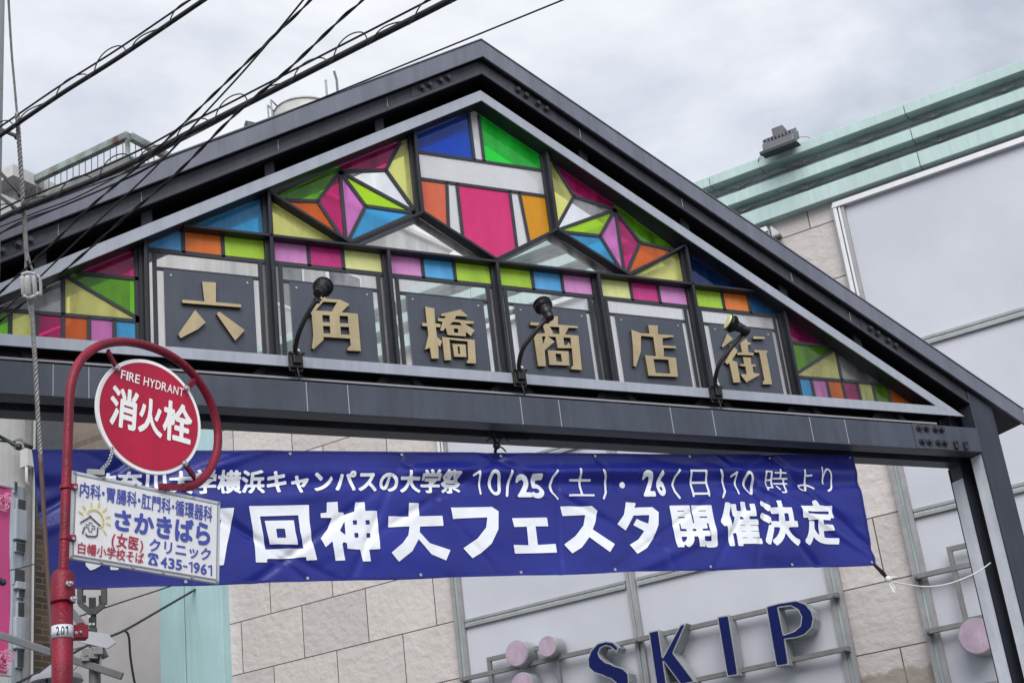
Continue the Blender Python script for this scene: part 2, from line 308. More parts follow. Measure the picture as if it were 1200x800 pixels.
def tag(o, label, cat, group=None, kind=None):
    if label: o['label'] = label
    if cat: o['category'] = cat
    if group: o['group'] = group
    if kind: o['kind'] = kind
    return o
def thing(name, label, cat, loc, rotz=0., group=None, local=False):
    o = bpy.data.objects.new(name, None); COL.objects.link(o); o.empty_display_size = .2
    o.location = tuple(loc); o.rotation_euler = (0, 0, rotz)
    o['_b'] = [0., 0., 0.] if local else [float(c) for c in loc]
    return tag(o, label, cat, group)

def smooth_path(pts, n=8):
    """Catmull-Rom through 3D points"""
    p = [np.asarray(q, float) for q in pts]; p = [2*p[0]-p[1]]+p+[2*p[-1]-p[-2]]; out = []
    for i in range(1, len(p)-2):
        for k in range(n):
            t = k/n; a, b, c, d = p[i-1], p[i], p[i+1], p[i+2]
            out.append(.5*((2*b)+(-a+c)*t+(2*a-5*b+4*c-d)*t*t+(-a+3*b-3*c+d)*t**3))
    out.append(p[-2]); return out

# ------------------------------------------------------------------ lettering: outlines -> distance field -> clean mesh of any weight
_cache = {}
def glyph_loops(ch):
    """boundary segments of one character of the built-in font, as an (n, 4) array"""
    if ch in _cache: return _cache[ch]
    c = bpy.data.curves.new('g', 'FONT'); c.body = ch; c.resolution_u = 4
    o = bpy.data.objects.new('g', c); COL.objects.link(o)
    dg = bpy.context.evaluated_depsgraph_get(); me = bpy.data.meshes.new_from_object(o.evaluated_get(dg))
    cnt = {}
    for p in me.polygons:
        for k in p.edge_keys: cnt[k] = cnt.get(k, 0)+1
    v = me.vertices
    seg = np.array([[v[a].co.x, v[a].co.y, v[b].co.x, v[b].co.y] for (a, b), q in cnt.items() if q == 1])
    bpy.data.objects.remove(o); bpy.data.curves.remove(c); bpy.data.meshes.remove(me)
    _cache[ch] = seg; return seg
def loops_to_seg(loops):
    return np.array([[*l[i], *l[(i+1) % len(l)]] for l in loops for i in range(len(l))], float)
def sdf_mesh(seg, cell, bold=0., square=False, open_=False):
    """fill of the outline grown by bold; returns verts (n,2) and faces"""
    x0, y0 = seg[:, [0, 2]].min()-bold-cell*2, seg[:, [1, 3]].min()-bold-cell*2
    x1, y1 = seg[:, [0, 2]].max()+bold+cell*2, seg[:, [1, 3]].max()+bold+cell*2
    nx, ny = int(math.ceil((x1-x0)/cell))+1, int(math.ceil((y1-y0)/cell))+1
    X, Y = np.meshgrid(x0+np.arange(nx)*cell, y0+np.arange(ny)*cell); P = np.stack([X.ravel(), Y.ravel()], 1)
    A = seg[:, :2]; B = seg[:, 2:]; AB = B-A; L2 = (AB**2).sum(1)+1e-18
    d = np.full(len(P), 1e9); ins = np.zeros(len(P), int)
    if square:
        smp = []
        for a, ab, l in zip(A, AB, np.sqrt(L2)):
            k = max(1, int(l/(cell*.5))); smp.append(a+ab*np.linspace(0, 1, k+1)[:, None])
        S = np.concatenate(smp)
    for i in range(0, len(P), 1500):
        q = P[i:i+1500]
        if square: d[i:i+1500] = np.maximum(np.abs(q[:, None, 0]-S[None, :, 0]), np.abs(q[:, None, 1]-S[None, :, 1])).min(1)
        else:
            t = np.clip(((q[:, None]-A[None])*AB[None]).sum(2)/L2, 0, 1); d[i:i+1500] = np.sqrt((((A[None]+t[:, :, None]*AB[None])-q[:, None])**2).sum(2)).min(1)
        yy = q[:, None, 1]; c = (A[None, :, 1] > yy) != (B[None, :, 1] > yy)
        xx = A[None, :, 0]+(yy-A[None, :, 1])*AB[None, :, 0]/np.where(np.abs(AB[None, :, 1]) < 1e-12, 1e-12, AB[None, :, 1])
        ins[i:i+1500] = (c & (q[:, None, 0] < xx)).sum(1)
    if open_: ins[:] = 0
    F = np.where(ins % 2 == 1, d, -d)+bold; F[np.abs(F) < 1e-9] = 1e-9; F = F.reshape(ny, nx)
    vs = []; fs = []; vid = {}
    def gv(i, j):
        k = (i, j)
        if k not in vid: vid[k] = len(vs); vs.append((x0+i*cell, y0+j*cell))
        return vid[k]
    def ev(i, j, i2, j2):
        k = (i, j, i2, j2) if (i, j) < (i2, j2) else (i2, j2, i, j)
        if k not in vid:
            a, b = F[k[1], k[0]], F[k[3], k[2]]; t = a/(a-b); vid[k] = len(vs); vs.append((x0+(k[0]+(k[2]-k[0])*t)*cell, y0+(k[1]+(k[3]-k[1])*t)*cell))
        return vid[k]
    I = F > 0; cells = I[:-1, :-1].astype(int)+I[:-1, 1:]+I[1:, 1:]+I[1:, :-1]
    for j, i in zip(*np.nonzero(cells)):
        cs = [(i, j), (i+1, j), (i+1, j+1), (i, j+1)]; poly = []
        for k in range(4):
            a, b = cs[k], cs[(k+1) % 4]; ia, ib = I[a[1], a[0]], I[b[1], b[0]]
            if ia: poly.append(gv(*a))
            if ia != ib: poly.append(ev(*a, *b))
        if len(poly) > 2: fs.append(poly)
    return np.array(vs), fs
THIN = {   # plain single-stroke characters, height 1: (aspect, stroke half-width, lines)
 '1': (.42, .055, [[(.06, .80), (.33, .94)], [(.33, .94), (.36, .06)]]), '(': (.36, .045, [[(.30, .97), (.12, .76), (.05, .5), (.12, .24), (.31, .03)]]),
 ')': (.30, .045, [[(.05, .97), (.20, .76), (.255, .5), (.22, .24), (.10, .03)]]), '/': (.28, .05, [[(.24, .97), (.05, .03)]]), '-': (.5, .06, [[(.06, .46), (.44, .46)]])}
def thin_on(mb, ch, quad, wt=1., place=None):
    asp, hw, lines = THIN[ch]; tl, tr, bl, br = [np.asarray(q, float) for q in quad]
    seg = np.array([[*l[i], *l[i+1]] for l in lines for i in range(len(l)-1)], float)
    vs, fs = sdf_mesh(seg, .02, hw*wt, open_=True); pts = []
    for x, y in vs: u = x/asp; pts.append((tl*(1-u)+tr*u)*y+(bl*(1-u)+br*u)*(1-y))
    mb.add([place(p) for p in pts] if place else pts, fs)
def text_on(mb, text, quad, bold=.0, mode='cell', cell=.028, square=False, mi=0, widths=None, place=None):
    """quad: tl, tr, bl, br as points of any dimension; characters fill it evenly (cell) or exactly (bbox)"""
    tl, tr, bl, br = [np.asarray(q, float) for q in quad]
    def at(u, v): return (tl*(1-u)+tr*u)*v+(bl*(1-u)+br*u)*(1-v)
    if widths is None: widths = [.42 if c in '・' else .55 if c in '0123456789-' else 1. for c in text]
    tot = sum(widths); x = 0
    for ch, wd in zip(text, widths):
        if ch != ' ':
            vs, fs = sdf_mesh(glyph_loops(ch), cell, bold, square)
            if mode == 'bbox':
                lo, hi = vs.min(0), vs.max(0); uv = (vs-lo)/(hi-lo)
            else:
                cx = .5 if ch not in '0123456789-・()' else (vs[:, 0].min()+vs[:, 0].max())/2
                uv = np.stack([(vs[:, 0]-cx)/1.0+wd/2, (vs[:, 1]+.12)/1.0], 1); uv[:, 0] /= wd
            uv[:, 0] = (x+uv[:, 0]*wd)/tot
            pts = [at(a, b) for a, b in uv]
            mb.add([place(p) for p in pts] if place else pts, fs, mi)
        x += wd
    return mb
def fill_loops(loops, depth):
    """solid letter from 2D loops (holes allowed) through a filled curve; verts (x, y, z in [0, depth])"""
    c = bpy.data.curves.new('c', 'CURVE'); c.dimensions = '2D'; c.fill_mode = 'BOTH'; c.extrude = depth/2
    for l in loops:
        s = c.splines.new('POLY'); s.points.add(len(l)-1); s.use_cyclic_u = True
        for p, q in zip(s.points, l): p.co = (q[0], q[1], 0, 1)
    o = bpy.data.objects.new('c', c); COL.objects.link(o)
    me = bpy.data.meshes.new_from_object(o.evaluated_get(bpy.context.evaluated_depsgraph_get()))
    vs = np.array([(v.co.x, v.co.y, v.co.z+depth/2) for v in me.vertices]); fs = [list(p.vertices) for p in me.polygons]; nz = [p.normal.z for p in me.polygons]
    bpy.data.objects.remove(o); bpy.data.curves.remove(c); bpy.data.meshes.remove(me)
    return vs, fs, nz

# ================================================================== SETTING
g = MB().box((-400, -400, -.3), (400, 400, 0)); tag(g.build('ground', M['asphalt']), 'dark asphalt street and ground', None, kind='structure')
pv = MB().box((-4.3, -60, .004), (4.3, 60, .008)); tag(pv.build('street_paving', M['paving']), 'pale paved shopping street under the gate', None, kind='structure')

# ================================================================== THE GATE
K = .5756
gate = thing('street_gate', 'dark steel gabled gate with stained glass pediment and gold characters over the street', 'gate', (0, .15, 0))
def sym(fn):
    for s in (-1, 1): fn(s)
# posts: two flanges with a recessed web between
for s in (-1, 1):
    def pz(xa, xb, y0, y1, mb, mi=0, top=2.69):
        poly = [W(s*xa, y0, -Z0+.05), W(s*xb, y0, -Z0+.05), W(s*xb, y0, top-K*xb), W(s*xa, y0, top-K*xa)]
        mb.prism(poly, (0, y1-y0, 0), mi)
    a = MB(); pz(4.43, 4.68, -.06, .085, a); post = a.build('post', [M['post']], gate, .006)
    a = MB(); pz(4.425, 4.4285, -.052, .08, a, top=2.11); pz(4.425, 4.4285, .218, .365, a, top=1.98)
    for yy in (-.0585, .2135, .3665): pz(4.421, 4.43, yy-.004, yy+.004, a, 1, top=2.1)
    a.build('cladding', [M['marble'], M['black']], post)
    a = MB(); pz(4.52, 4.66, .085, .215, a, 0, 2.6); a.build('web', [M['black']], post)
    a = MB(); pz(4.43, 4.68, .215, .37, a, top=2.6); a.build('rear_flange', [M['post']], post, .006)
    a = MB().box(W(s*4.36, -.13, -Z0), W(s*4.76, .44, -Z0+.05)); a.build('base_plate', [M['post']], post, .004)
# main beam
a = MB().box(W(-4.43, -.06, -.43), W(4.43, .085, -.208)); beam = a.build('beam', [M['beam']], gate, .005)
a = MB().box(W(-4.43, .215, -.43), W(4.43, .37, -.208)); a.build('rear_flange', [M['beam']], beam, .005)
a = MB().box(W(-4.43, .085, -.34), W(4.43, .215, -.25)); a.build('web', [M['black']], beam)
a = MB()
for x in (-3.33, -3.11, -1.66, -1.36, -.02, .3, 1.28, 1.67, 2.62, 2.98): a.box(W(x-.003, -.0625, -.425), W(x+.003, -.0595, -.213))
a.build('panel_seam', [M['seam']], beam)
for s in (-1, 1):
    a = MB().box(W(s*3.70, -.069, -.428), W(s*4.425, -.061, -.21))
    for x in (3.76, 3.84, 3.94, 4.01):
        for z in (-.25, -.37):
            a.cyl(W(s*x, -.069, z), (0, -1, 0), .030, .012, 16, 1); a.cyl(W(s*x, -.081, z), (0, -1, 0), .020, .022, 6, 1)
    for x in (4.13, 4.24): a.box(W(s*x-.018, -.095, -.415), W(s*x+.018, -.069, -.36), 1); a.cyl(W(s*x, -.095, -.36), (0, 1, 0), .018, .026, 12, 1)
    a.build('splice_plate', [M['beam'], M['bolt']], beam, .002)
# sloping main rafters
def slope_poly(zlo, zhi, xa, xb, s, y): return [W(s*xa, y, zlo-K*xa), W(s*xb, y, zlo-K*xb), W(s*xb, y, zhi-K*xb), W(s*xa, y, zhi-K*xa)]
for s in (-1, 1):
    a = MB().prism(slope_poly(2.569, 2.705, 0, 4.43, s, -.045), (0, .13, 0)); a.prism(slope_poly(2.567, 2.60, .002, 4.43, s, -.062), (0, .016, 0))
    raf = a.build('rafter', [M['rake']], gate, .005)
    a = MB().prism(slope_poly(2.569, 2.70, 0, 4.43, s, .215), (0, .155, 0)); a.build('rear_flange', [M['rake']], raf)
    a = MB().prism(slope_poly(2.60, 2.70, 0, 4.5, s, .085), (0, .13, 0)); a.build('web', [M['black']], raf)
    for x0 in (.33, 3.50):
        a = MB().prism(slope_poly(2.606, 2.70, x0-.1, x0+.31, s, -.051), (0, .005, 0))
        for q in (0, .07, .17, .24):
            c = W(s*(x0+q-.02), -.051, 2.652-K*(x0+q-.02)); a.cyl(c, (0, -1, 0), .028, .01, 14, 1); a.cyl(c+np.array([0, -.01, 0]), (0, -1, 0), .019, .02, 6, 1)
        a.build('splice_plate', [M['rake'], M['bolt']], raf)
    a = MB().prism(slope_poly(2.561, 2.5655, .0, 4.43, s, -.050), (0, .42, 0)); a.build('shade_board', [M['shade_board']], raf)  # board added under the rafter to darken the gap above the sign frame
    a = MB().prism(slope_poly(2.285, 2.562, 0, 4.40, s, .315), (0, .05, 0)); a.build('rear_panel', [M['shade_board']], raf)
    for x in (.85, 1.75, 2.75, 3.3): MB().box(W(s*x-.003, -.0475, 2.61-K*x), W(s*x+.003, -.0445, 2.69-K*x)).build('panel_seam', [M['seam']], raf)
    a = MB()
    for x in (.9, 1.8, 2.7, 3.4):                            # hangers between the rafter and the sign frame
        a = MB().box(W(s*x-.035, .03, 2.44-K*x), W(s*x+.035, .05, 2.60-K*x)); a.tube([W(s*x+.04, .045, 2.43-K*x), W(s*x+.04, .045, 2.58-K*x)], .007, 6); a.build('hanger', [M['flat']], raf)
# roof
for s in (-1, 1):
    a = MB().prism(slope_poly(2.702, 2.857, 0, 5.0, s, -.11), (0, .022, 0)); roof = a.build('fascia', [M['fascia']], gate, .004)
    a = MB().prism(slope_poly(2.735, 2.842, .001, 4.99, s, -.088), (0, .70, 0)); a.build('roof_panel', [M['rake']], roof)
    a = MB().prism(slope_poly(2.859, 2.870, 0, 5.004, s, -.118), (0, .74, 0)); a.build('roof_flashing', [M['fascia']], roof, .002)
# sign frame: a triangle of pale flat bars in front, with depth
HA, TI, HM = 2.4504, .0952, .0803
XO = (HA+HM)/K; XI = (HA-TI)/K
for s in (-1, 1):
    poly = [W(0, 0, HA-TI), W(s*XI, 0, 0), W(s*XO, 0, -HM), W(0, 0, HA)]
    a = MB().prism(poly, (0, .012, 0)); a.build('sign_frame', [M['frame']], gate, .002)
    a = MB().prism([W(0, .012, HA-TI), W(s*XI, .012, 0.0), W(s*(XI+.06), .012, 0), W(0, .012, HA-TI+.035)], (0, .25, 0))
    a.build('frame_return', [M['flat']], gate)
poly = [W(-XO+.001, -.0005, -HM), W(XO-.001, -.0005, -HM), W(XI, -.0005, 0), W(-XI, -.0005, 0)]
a = MB().prism(poly, (0, .0125, 0)); sill = a.build('sign_sill', [M['frame']], gate, .002)
a = MB().box(W(-XI-.05, .012, -.03), W(XI+.05, .262, -.004)); a.box(W(-XI, .012, -HM+.003), W(XI, .03, -.03)); a.box(W(-4.2, .30, -.215), W(4.2, .312, -.01)); a.build('sill_return', [M['flat']], sill)  # last box is a dark plate added to keep the gap below the sill dark
a = MB().box(W(-4.1, .27, -.115), W(4.1, .285, -.10)); a.box(W(-4.1, .05, -.15), W(4.1, .06, -.135)); a.build('cable_rail', [M['seam']], sill)
for i in range(-4, 5):
    a = MB().box(W(i*.9-.10, .10, -.215), W(i*.9+.10, .24, -.03))
    for q in (-1, 1): a.bar(W(i*.9+q*.10, .08, -.06), W(i*.9+q*.22, .08, -.2), .012, .05)
    a.build('support_bracket', [M['flat']], sill)
# rails and mullions
YF, YB = .064, .26
rake_in = lambda x: HA-TI-K*abs(x)
a = MB().box(W(-2.43, YF, .945), W(2.43, YB, .965)); a.build('rail', [M['flat']], gate, .002)
for i in range(-3, 4):
    x = i*.9; top = .945 if abs(i) in (0, 1) else rake_in(x)
    a = MB().box(W(x-.012, YF, -.004), W(x+.012, YB, top)).box(W(x-.035, YF+.05, -.004), W(x+.035, YB-.02, top))
    a.build('mullion', [M['flat']], gate, .002)
for s in (-1, 1):
    a = MB().box(W(s*.585-.012, YF, 1.305), W(s*.585+.012, YB, rake_in(.585)+.01)).box(W(s*.585-.035, YF+.055, 1.32), W(s*.585+.035, YB-.02, rake_in(.6)))
    a.build('mullion', [M['flat']], gate, .002)
    for p, q in (((0, .975), (.585, 1.312)), ((.585, 1.306), (1.2, .972)), ((1.2, .975), (1.79, 1.31))):
        a = MB().bar(W(s*p[0], (YF+YB)/2, p[1]), W(s*q[0], (YF+YB)/2, q[1]), .196, .02, up=(0, 0, 1))
        a.build('diamond_bar', [M['flat']], gate, .002)
# panes: convex outlines in gate coordinates, all clipped by the slope
YG = .15
def clip(poly, a, b, c):
    out = []
    for i in range(len(poly)):
        p, q = poly[i], poly[(i+1) % len(poly)]; fp, fq = a*p[0]+b*p[1]-c, a*q[0]+b*q[1]-c
        if fp <= 0: out.append(p)
        if fp*fq < 0: t = fp/(fp-fq); out.append((p[0]+(q[0]-p[0])*t, p[1]+(q[1]-p[1])*t))
    return out
def inset(poly, d):
    n = len(poly); A = sum(poly[i][0]*poly[(i+1) % n][1]-poly[(i+1) % n][0]*poly[i][1] for i in range(n)); sg = 1 if A > 0 else -1
    res = list(poly)
    for i in range(n):
        p, q = poly[i], poly[(i+1) % n]; ex, ey = q[0]-p[0], q[1]-p[1]; l = math.hypot(ex, ey)
        if l < 1e-6: continue
        a, b = ey/l*sg, -ex/l*sg
        res = clip(res, a, b, a*p[0]+b*p[1]-d)
    return res
def pane(poly, key, gap=.004, name='glass_pane'):
    poly = clip(poly, K, 1, HA-TI-.005); poly = clip(poly, -K, 1, HA-TI-.005)
    if len(poly) < 3: return
    poly = inset(poly, gap)
    if len(poly) < 3: return
    a = MB().prism([W(x, YG-.003, z) for x, z in poly], (0, .006, 0)); a.build(name, [GL[key]], gate, label={'deepmagenta': 'magenta', 'deepblue': 'deep blue', 'shadeblue': 'shaded blue', 'brightgreen': 'bright green'}.get(key, key.replace('matt ', '').replace('deepblue', 'deep blue').replace('open', 'clear').replace('bright', 'clear'))+' glass pane')
leads = MB()
def lead(p, q, w=.026):
    leads.bar(W(p[0], YG, p[1]), W(q[0], YG, q[1]), .022, w, up=(0, 0, 1) if abs(q[0]-p[0]) > 1e-4 else (1, 0, 0)) if abs(q[0]-p[0]) > 1e-4 else leads.box(W(p[0]-w/2, YG-.011, min(p[1], q[1])), W(p[0]+w/2, YG+.011, max(p[1], q[1])))
ROWS = [['blue', 'orange', 'lime'], ['pink', 'magenta', 'yellow'], ['pink', 'blue', 'lime'], ['lime', 'blue', 'pink'], ['yellow', 'magenta', 'pink'], ['lime', 'orange', 'deepblue']]
for k in range(6):
    xa = (k-3)*.9; xs = [xa, xa+.3, xa+.565, xa+.9] if k < 3 else [xa, xa+.335, xa+.6, xa+.9]
    if k == 0: xs[1] = xa+.283
    for j in range(3): pane([(xs[j], .777), (xs[j+1], .777), (xs[j+1], .95), (xs[j], .95)], 'matt '+ROWS[k][j])
    for j in (1, 2): lead((xs[j], .777), (xs[j], .95))
    lead((xa, .777), (xa+.9, .777), .032)
    cxm = xa+.455
    for q in (-1, 1): lead((cxm+q*.3755, -.004), (cxm+q*.3755, .762), .027)
    lead((cxm-.36, .641), (cxm+.36, .641), .02)
    pane([(xa, 0), (xa+.9, 0), (xa+.9, .777), (xa, .777)], 'clear' if k < 4 else 'bright')
# outer triangles (the same on both sides)
TRI = ['blue', 'pink', 'orange', 'magenta', 'yellow', 'green', 'orange']
for s in (-1, 1):
    X = [2.7, 2.8985, 3.0635, 3.23, 3.395, 3.56, 3.725, 3.99]
    mir = lambda pl: [(s*x, z) for x, z in pl]
    for j, c in enumerate(TRI):
        pane(mir([(X[j], 0), (X[j+1], 0), (X[j+1], .231), (X[j], .231)]), c)
        if j: lead((s*X[j], 0), (s*X[j], min(.225, rake_in(X[j]))))
    lead((s*2.7, .231), (s*3.68, .231)); lead((s*3.23, .231), (s*3.23, .50)); lead((s*2.7, .545), (s*3.14, .545)); lead((s*2.72, .24), (s*3.215, .515), .024)
    lead((s*2.745, 0), (s*2.745, .82), .03)
    pane(mir([(2.7, .231), (3.23, .231), (3.23, .523)]), 'yellow'); pane(mir([(2.7, .231), (3.23, .523), (3.23, .545), (2.7, .545)]), 'green')
    pane(mir([(2.7, .545), (3.3, .545), (2.7, .95)]), 'magenta'); pane(mir([(3.23, .231), (3.8, .231), (3.23, .6)]), 'clear')
    # above the rail
    pane(mir([(1.8, .955), (2.45, .955), (1.8, 1.35)]), 'blue' if s < 0 else 'shadeblue')  # right pane is the blue one, with the shade behind it put into the tint
    pane(mir([(1.8, .955), (1.2, .965), (1.8, 1.30)]), 'yellow')
    # star
    A_, J1, T, J2, B, Rr, J3, TR, TT = (1.78, 1.285), (1.40, 1.326), (1.205, 1.605), (1.02, 1.337), (1.2, .99), (.60, 1.33), (.826, 1.676), (.68, 1.946), (.60, 2.02)
    T2 = (1.205, 1.66)
    pane(mir([A_, J1, T, T2]), 'green'); pane(mir([A_, J1, B]), 'orange'); pane(mir([J1, T, B]), 'magenta'); pane(mir([T, J2, B]), 'pink')
    pane(mir([T, Rr, J2]), 'lime'); pane(mir([T, J3, Rr]), 'clear'); pane(mir([J2, Rr, B]), 'blue'); pane(mir([T2, T, J3, TR, (.68, 1.965)]), 'magenta')
    pane(mir([J3, TR, (.66, 1.98), (.59, 2.02), (.59, 1.33), Rr]), 'yellow')
    for p, q in ((A_, J1), (J1, T), (J1, B), (T, B), (T, J2), (J2, B), (J2, Rr), (T, Rr), (T, J3), (J3, Rr), (J3, TR)): lead((s*p[0], p[1]), (s*q[0], q[1]), .027)
    for p, q in ((A_, B), (B, Rr)): lead((s*p[0], p[1]+.012), (s*q[0], q[1]+.012), .02)
    pane(mir([(1.2, .96), (0, .96), (.585, 1.30)]), 'open')
# centre: stained glass house
c0 = -.009
pane([(-.585, 1.878), (c0-.0435, 1.878), (c0-.0435, 2.4), (-.585, 2.1)], 'deepblue'); pane([(c0+.0435, 1.878), (.585, 1.878), (.585, 2.1), (c0+.0435, 2.4)], 'brightgreen')
pane([(c0-.0435, 1.878), (c0+.0435, 1.878), (c0+.0435, 2.4), (c0-.0435, 2.4)], 'white'); pane([(-.585, 1.64), (.585, 1.64), (.585, 1.878), (-.585, 1.878)], 'white')
dz = lambda x: .985+.576*abs(x)
pane([(-.585, 1.33), (-.35, dz(.35)), (-.318, 1.64), (-.585, 1.64)], 'salmon'); pane([(.35, dz(.35)), (.585, 1.33), (.585, 1.64), (.318, 1.64)], 'amber')
pane([(-.35, dz(.35)), (-.232, dz(.232)), (-.232, 1.64), (-.318, 1.64)], 'white'); pane([(.232, dz(.232)), (.35, dz(.35)), (.318, 1.64), (.232, 1.64)], 'white')
pane([(-.232, dz(.232)), (0, .985), (.232, dz(.232)), (.232, 1.64), (-.232, 1.64)], 'deepmagenta')
for p, q in (((-.585, 1.878), (.585, 1.878)), ((-.585, 1.64), (.585, 1.64)), ((c0-.0435, 1.88), (c0-.0435, 2.31)), ((c0+.0435, 1.88), (c0+.0435, 2.31)),
             ((-.232, dz(.232)), (-.232, 1.64)), ((.232, dz(.232)), (.232, 1.64)), ((-.35, dz(.35)), (-.318, 1.64)), ((.35, dz(.35)), (.318, 1.64))): lead(p, q, .025)
leads.build('glazing_bar', [M['lead']], gate)
# name plates and the gold characters
YL = .100
def crop(ox, oy, sc): return lambda pts: [(ox+x/sc, oy+y/sc) for x, y in pts]
CH = {}
c = crop(200, 320, 8.89)
CH[0] = [[c([(328, 88), (471, 97), (471, 302), (733, 325), (733, 356), (122, 308), (122, 276), (352, 294)])], [c([(255, 383), (364, 512), (285, 582), (102, 677), (80, 634)])], [c([(507, 400), (773, 593), (672, 702), (478, 422)])]]
c = crop(340, 330, 8.89)
CH[1] = [[c([(290, 148), (375, 148), (378, 176), (525, 188), (618, 234), (535, 318), (705, 335), (738, 722), (598, 716), (598, 690), (632, 664), (626, 592), (350, 574), (346, 606), (246, 702), (228, 690), (242, 560), (226, 345), (216, 330), (180, 356), (252, 208)]),
          c([(345, 207), (488, 216), (434, 310), (266, 299)]), c([(334, 346), (411, 350), (415, 424), (340, 420)]), c([(515, 354), (603, 358), (606, 434), (518, 432)]),
          c([(342, 460), (416, 463), (420, 540), (348, 537)]), c([(524, 467), (613, 472), (620, 552), (529, 548)])]]
c = crop(480, 350, 8.89)
CH[2] = [[c([(162, 82), (258, 100), (266, 256), (322, 262), (320, 296), (272, 294), (286, 398), (338, 440), (318, 500), (298, 478), (304, 622), (230, 622), (212, 508), (160, 530), (196, 380), (186, 288), (132, 282), (132, 250), (180, 254)])],
         [c([(328, 158), (530, 112), (604, 176), (604, 186), (486, 178), (468, 212), (668, 236), (668, 258), (576, 262), (678, 324), (638, 388), (588, 344), (584, 392), (398, 376), (376, 300), (350, 334), (318, 328), (344, 240), (296, 230), (296, 202), (366, 204), (374, 180), (328, 178)]),
          c([(452, 240), (524, 246), (544, 278), (418, 270)]), c([(460, 308), (506, 312), (508, 356), (464, 352)])],
         [c([(338, 398), (678, 428), (692, 674), (596, 668), (596, 644), (612, 640), (604, 444), (414, 424), (434, 638), (366, 640)])],
         [c([(446, 470), (584, 476), (592, 606), (466, 602)]), c([(500, 496), (522, 498), (528, 578), (508, 576)])]]
c = crop(605, 360, 8.89)
CH[3] = [[c([(352, 92), (432, 92), (436, 180), (640, 196), (640, 216), (545, 212), (508, 282), (648, 296), (684, 652), (572, 644), (572, 628), (594, 604), (580, 424), (432, 424), (412, 308), (330, 304), (400, 356), (296, 446), (308, 612), (228, 612), (186, 318), (214, 276), (300, 268), (280, 196), (148, 184), (148, 154), (350, 168)]),
          c([(346, 200), (448, 206), (452, 280), (372, 272), (386, 262)]), c([(268, 302), (308, 302), (278, 388)]), c([(490, 312), (566, 318), (574, 412), (546, 362), (528, 394), (500, 392)])],
         [c([(328, 446), (544, 458), (554, 606), (346, 598)]), c([(408, 480), (466, 484), (478, 566), (420, 562)])]]
c = crop(725, 370, 8.89)
CH[4] = [[c([(132, 144), (230, 180), (322, 184), (308, 94), (408, 102), (410, 190), (570, 202), (570, 220), (456, 232), (460, 306), (596, 316), (596, 338), (468, 332), (472, 424), (596, 436), (618, 634), (312, 622), (274, 410), (390, 420), (362, 220), (232, 206), (232, 366), (180, 530), (156, 520), (150, 330)]),
          c([(362, 448), (518, 456), (538, 602), (386, 594)])]]
c = crop(830, 380, 8.89)
CH[5] = [[c([(200, 94), (258, 152), (150, 240), (142, 226)])], [c([(232, 204), (262, 232), (300, 262), (302, 284), (252, 362), (252, 374), (300, 392), (336, 604), (264, 604), (220, 398), (200, 416), (176, 394), (232, 290), (212, 264)])],
         [c([(352, 178), (398, 148), (412, 184), (442, 190), (442, 208), (412, 214), (420, 290), (474, 296), (470, 322), (304, 316), (304, 294), (354, 290), (334, 200)])],
         [c([(362, 340), (442, 346), (448, 414), (496, 420), (496, 436), (462, 440), (470, 504), (534, 514), (530, 528), (398, 602), (344, 532), (344, 514), (402, 520), (388, 438), (332, 430), (332, 412), (376, 412)])],
         [c([(468, 124), (584, 130), (586, 152), (470, 150)])], [c([(480, 266), (616, 272), (616, 292), (604, 296), (666, 624), (570, 622), (570, 596), (586, 578), (532, 292), (482, 290)])]]
for k in range(6):
    cxm = (k-3)*.9+.455
    a = MB().box(W(cxm-.3175, YL+.030, -.002), W(cxm+.3175, YL+.042, .632)); pl = a.build('name_plate', [M['plate']], gate, .002)
    a = MB()
    for qx in (-.27, .27):
        for qz in (.045, .59): a.cyl(W(cxm+qx, YL+.030, qz), (0, -1, 0), .008, .004, 10)
    a.build('screw', [M['steel']], pl)
    a = MB()
    for shape in CH[k]:
        loops = [[(G(x, y, YL)[0], G(x, y, YL)[2]) for x, y in l] for l in shape]
        vs, fs, nz = fill_loops(loops, .028)
        v3 = [(x, YL+.028-z, y) for x, y, z in vs]; b = len(a.v); a.v += [np.array(q) for q in v3]
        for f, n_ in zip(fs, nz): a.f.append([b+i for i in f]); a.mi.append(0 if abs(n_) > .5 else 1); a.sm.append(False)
    a.build('character', [M['gold'], M['goldside']], pl)

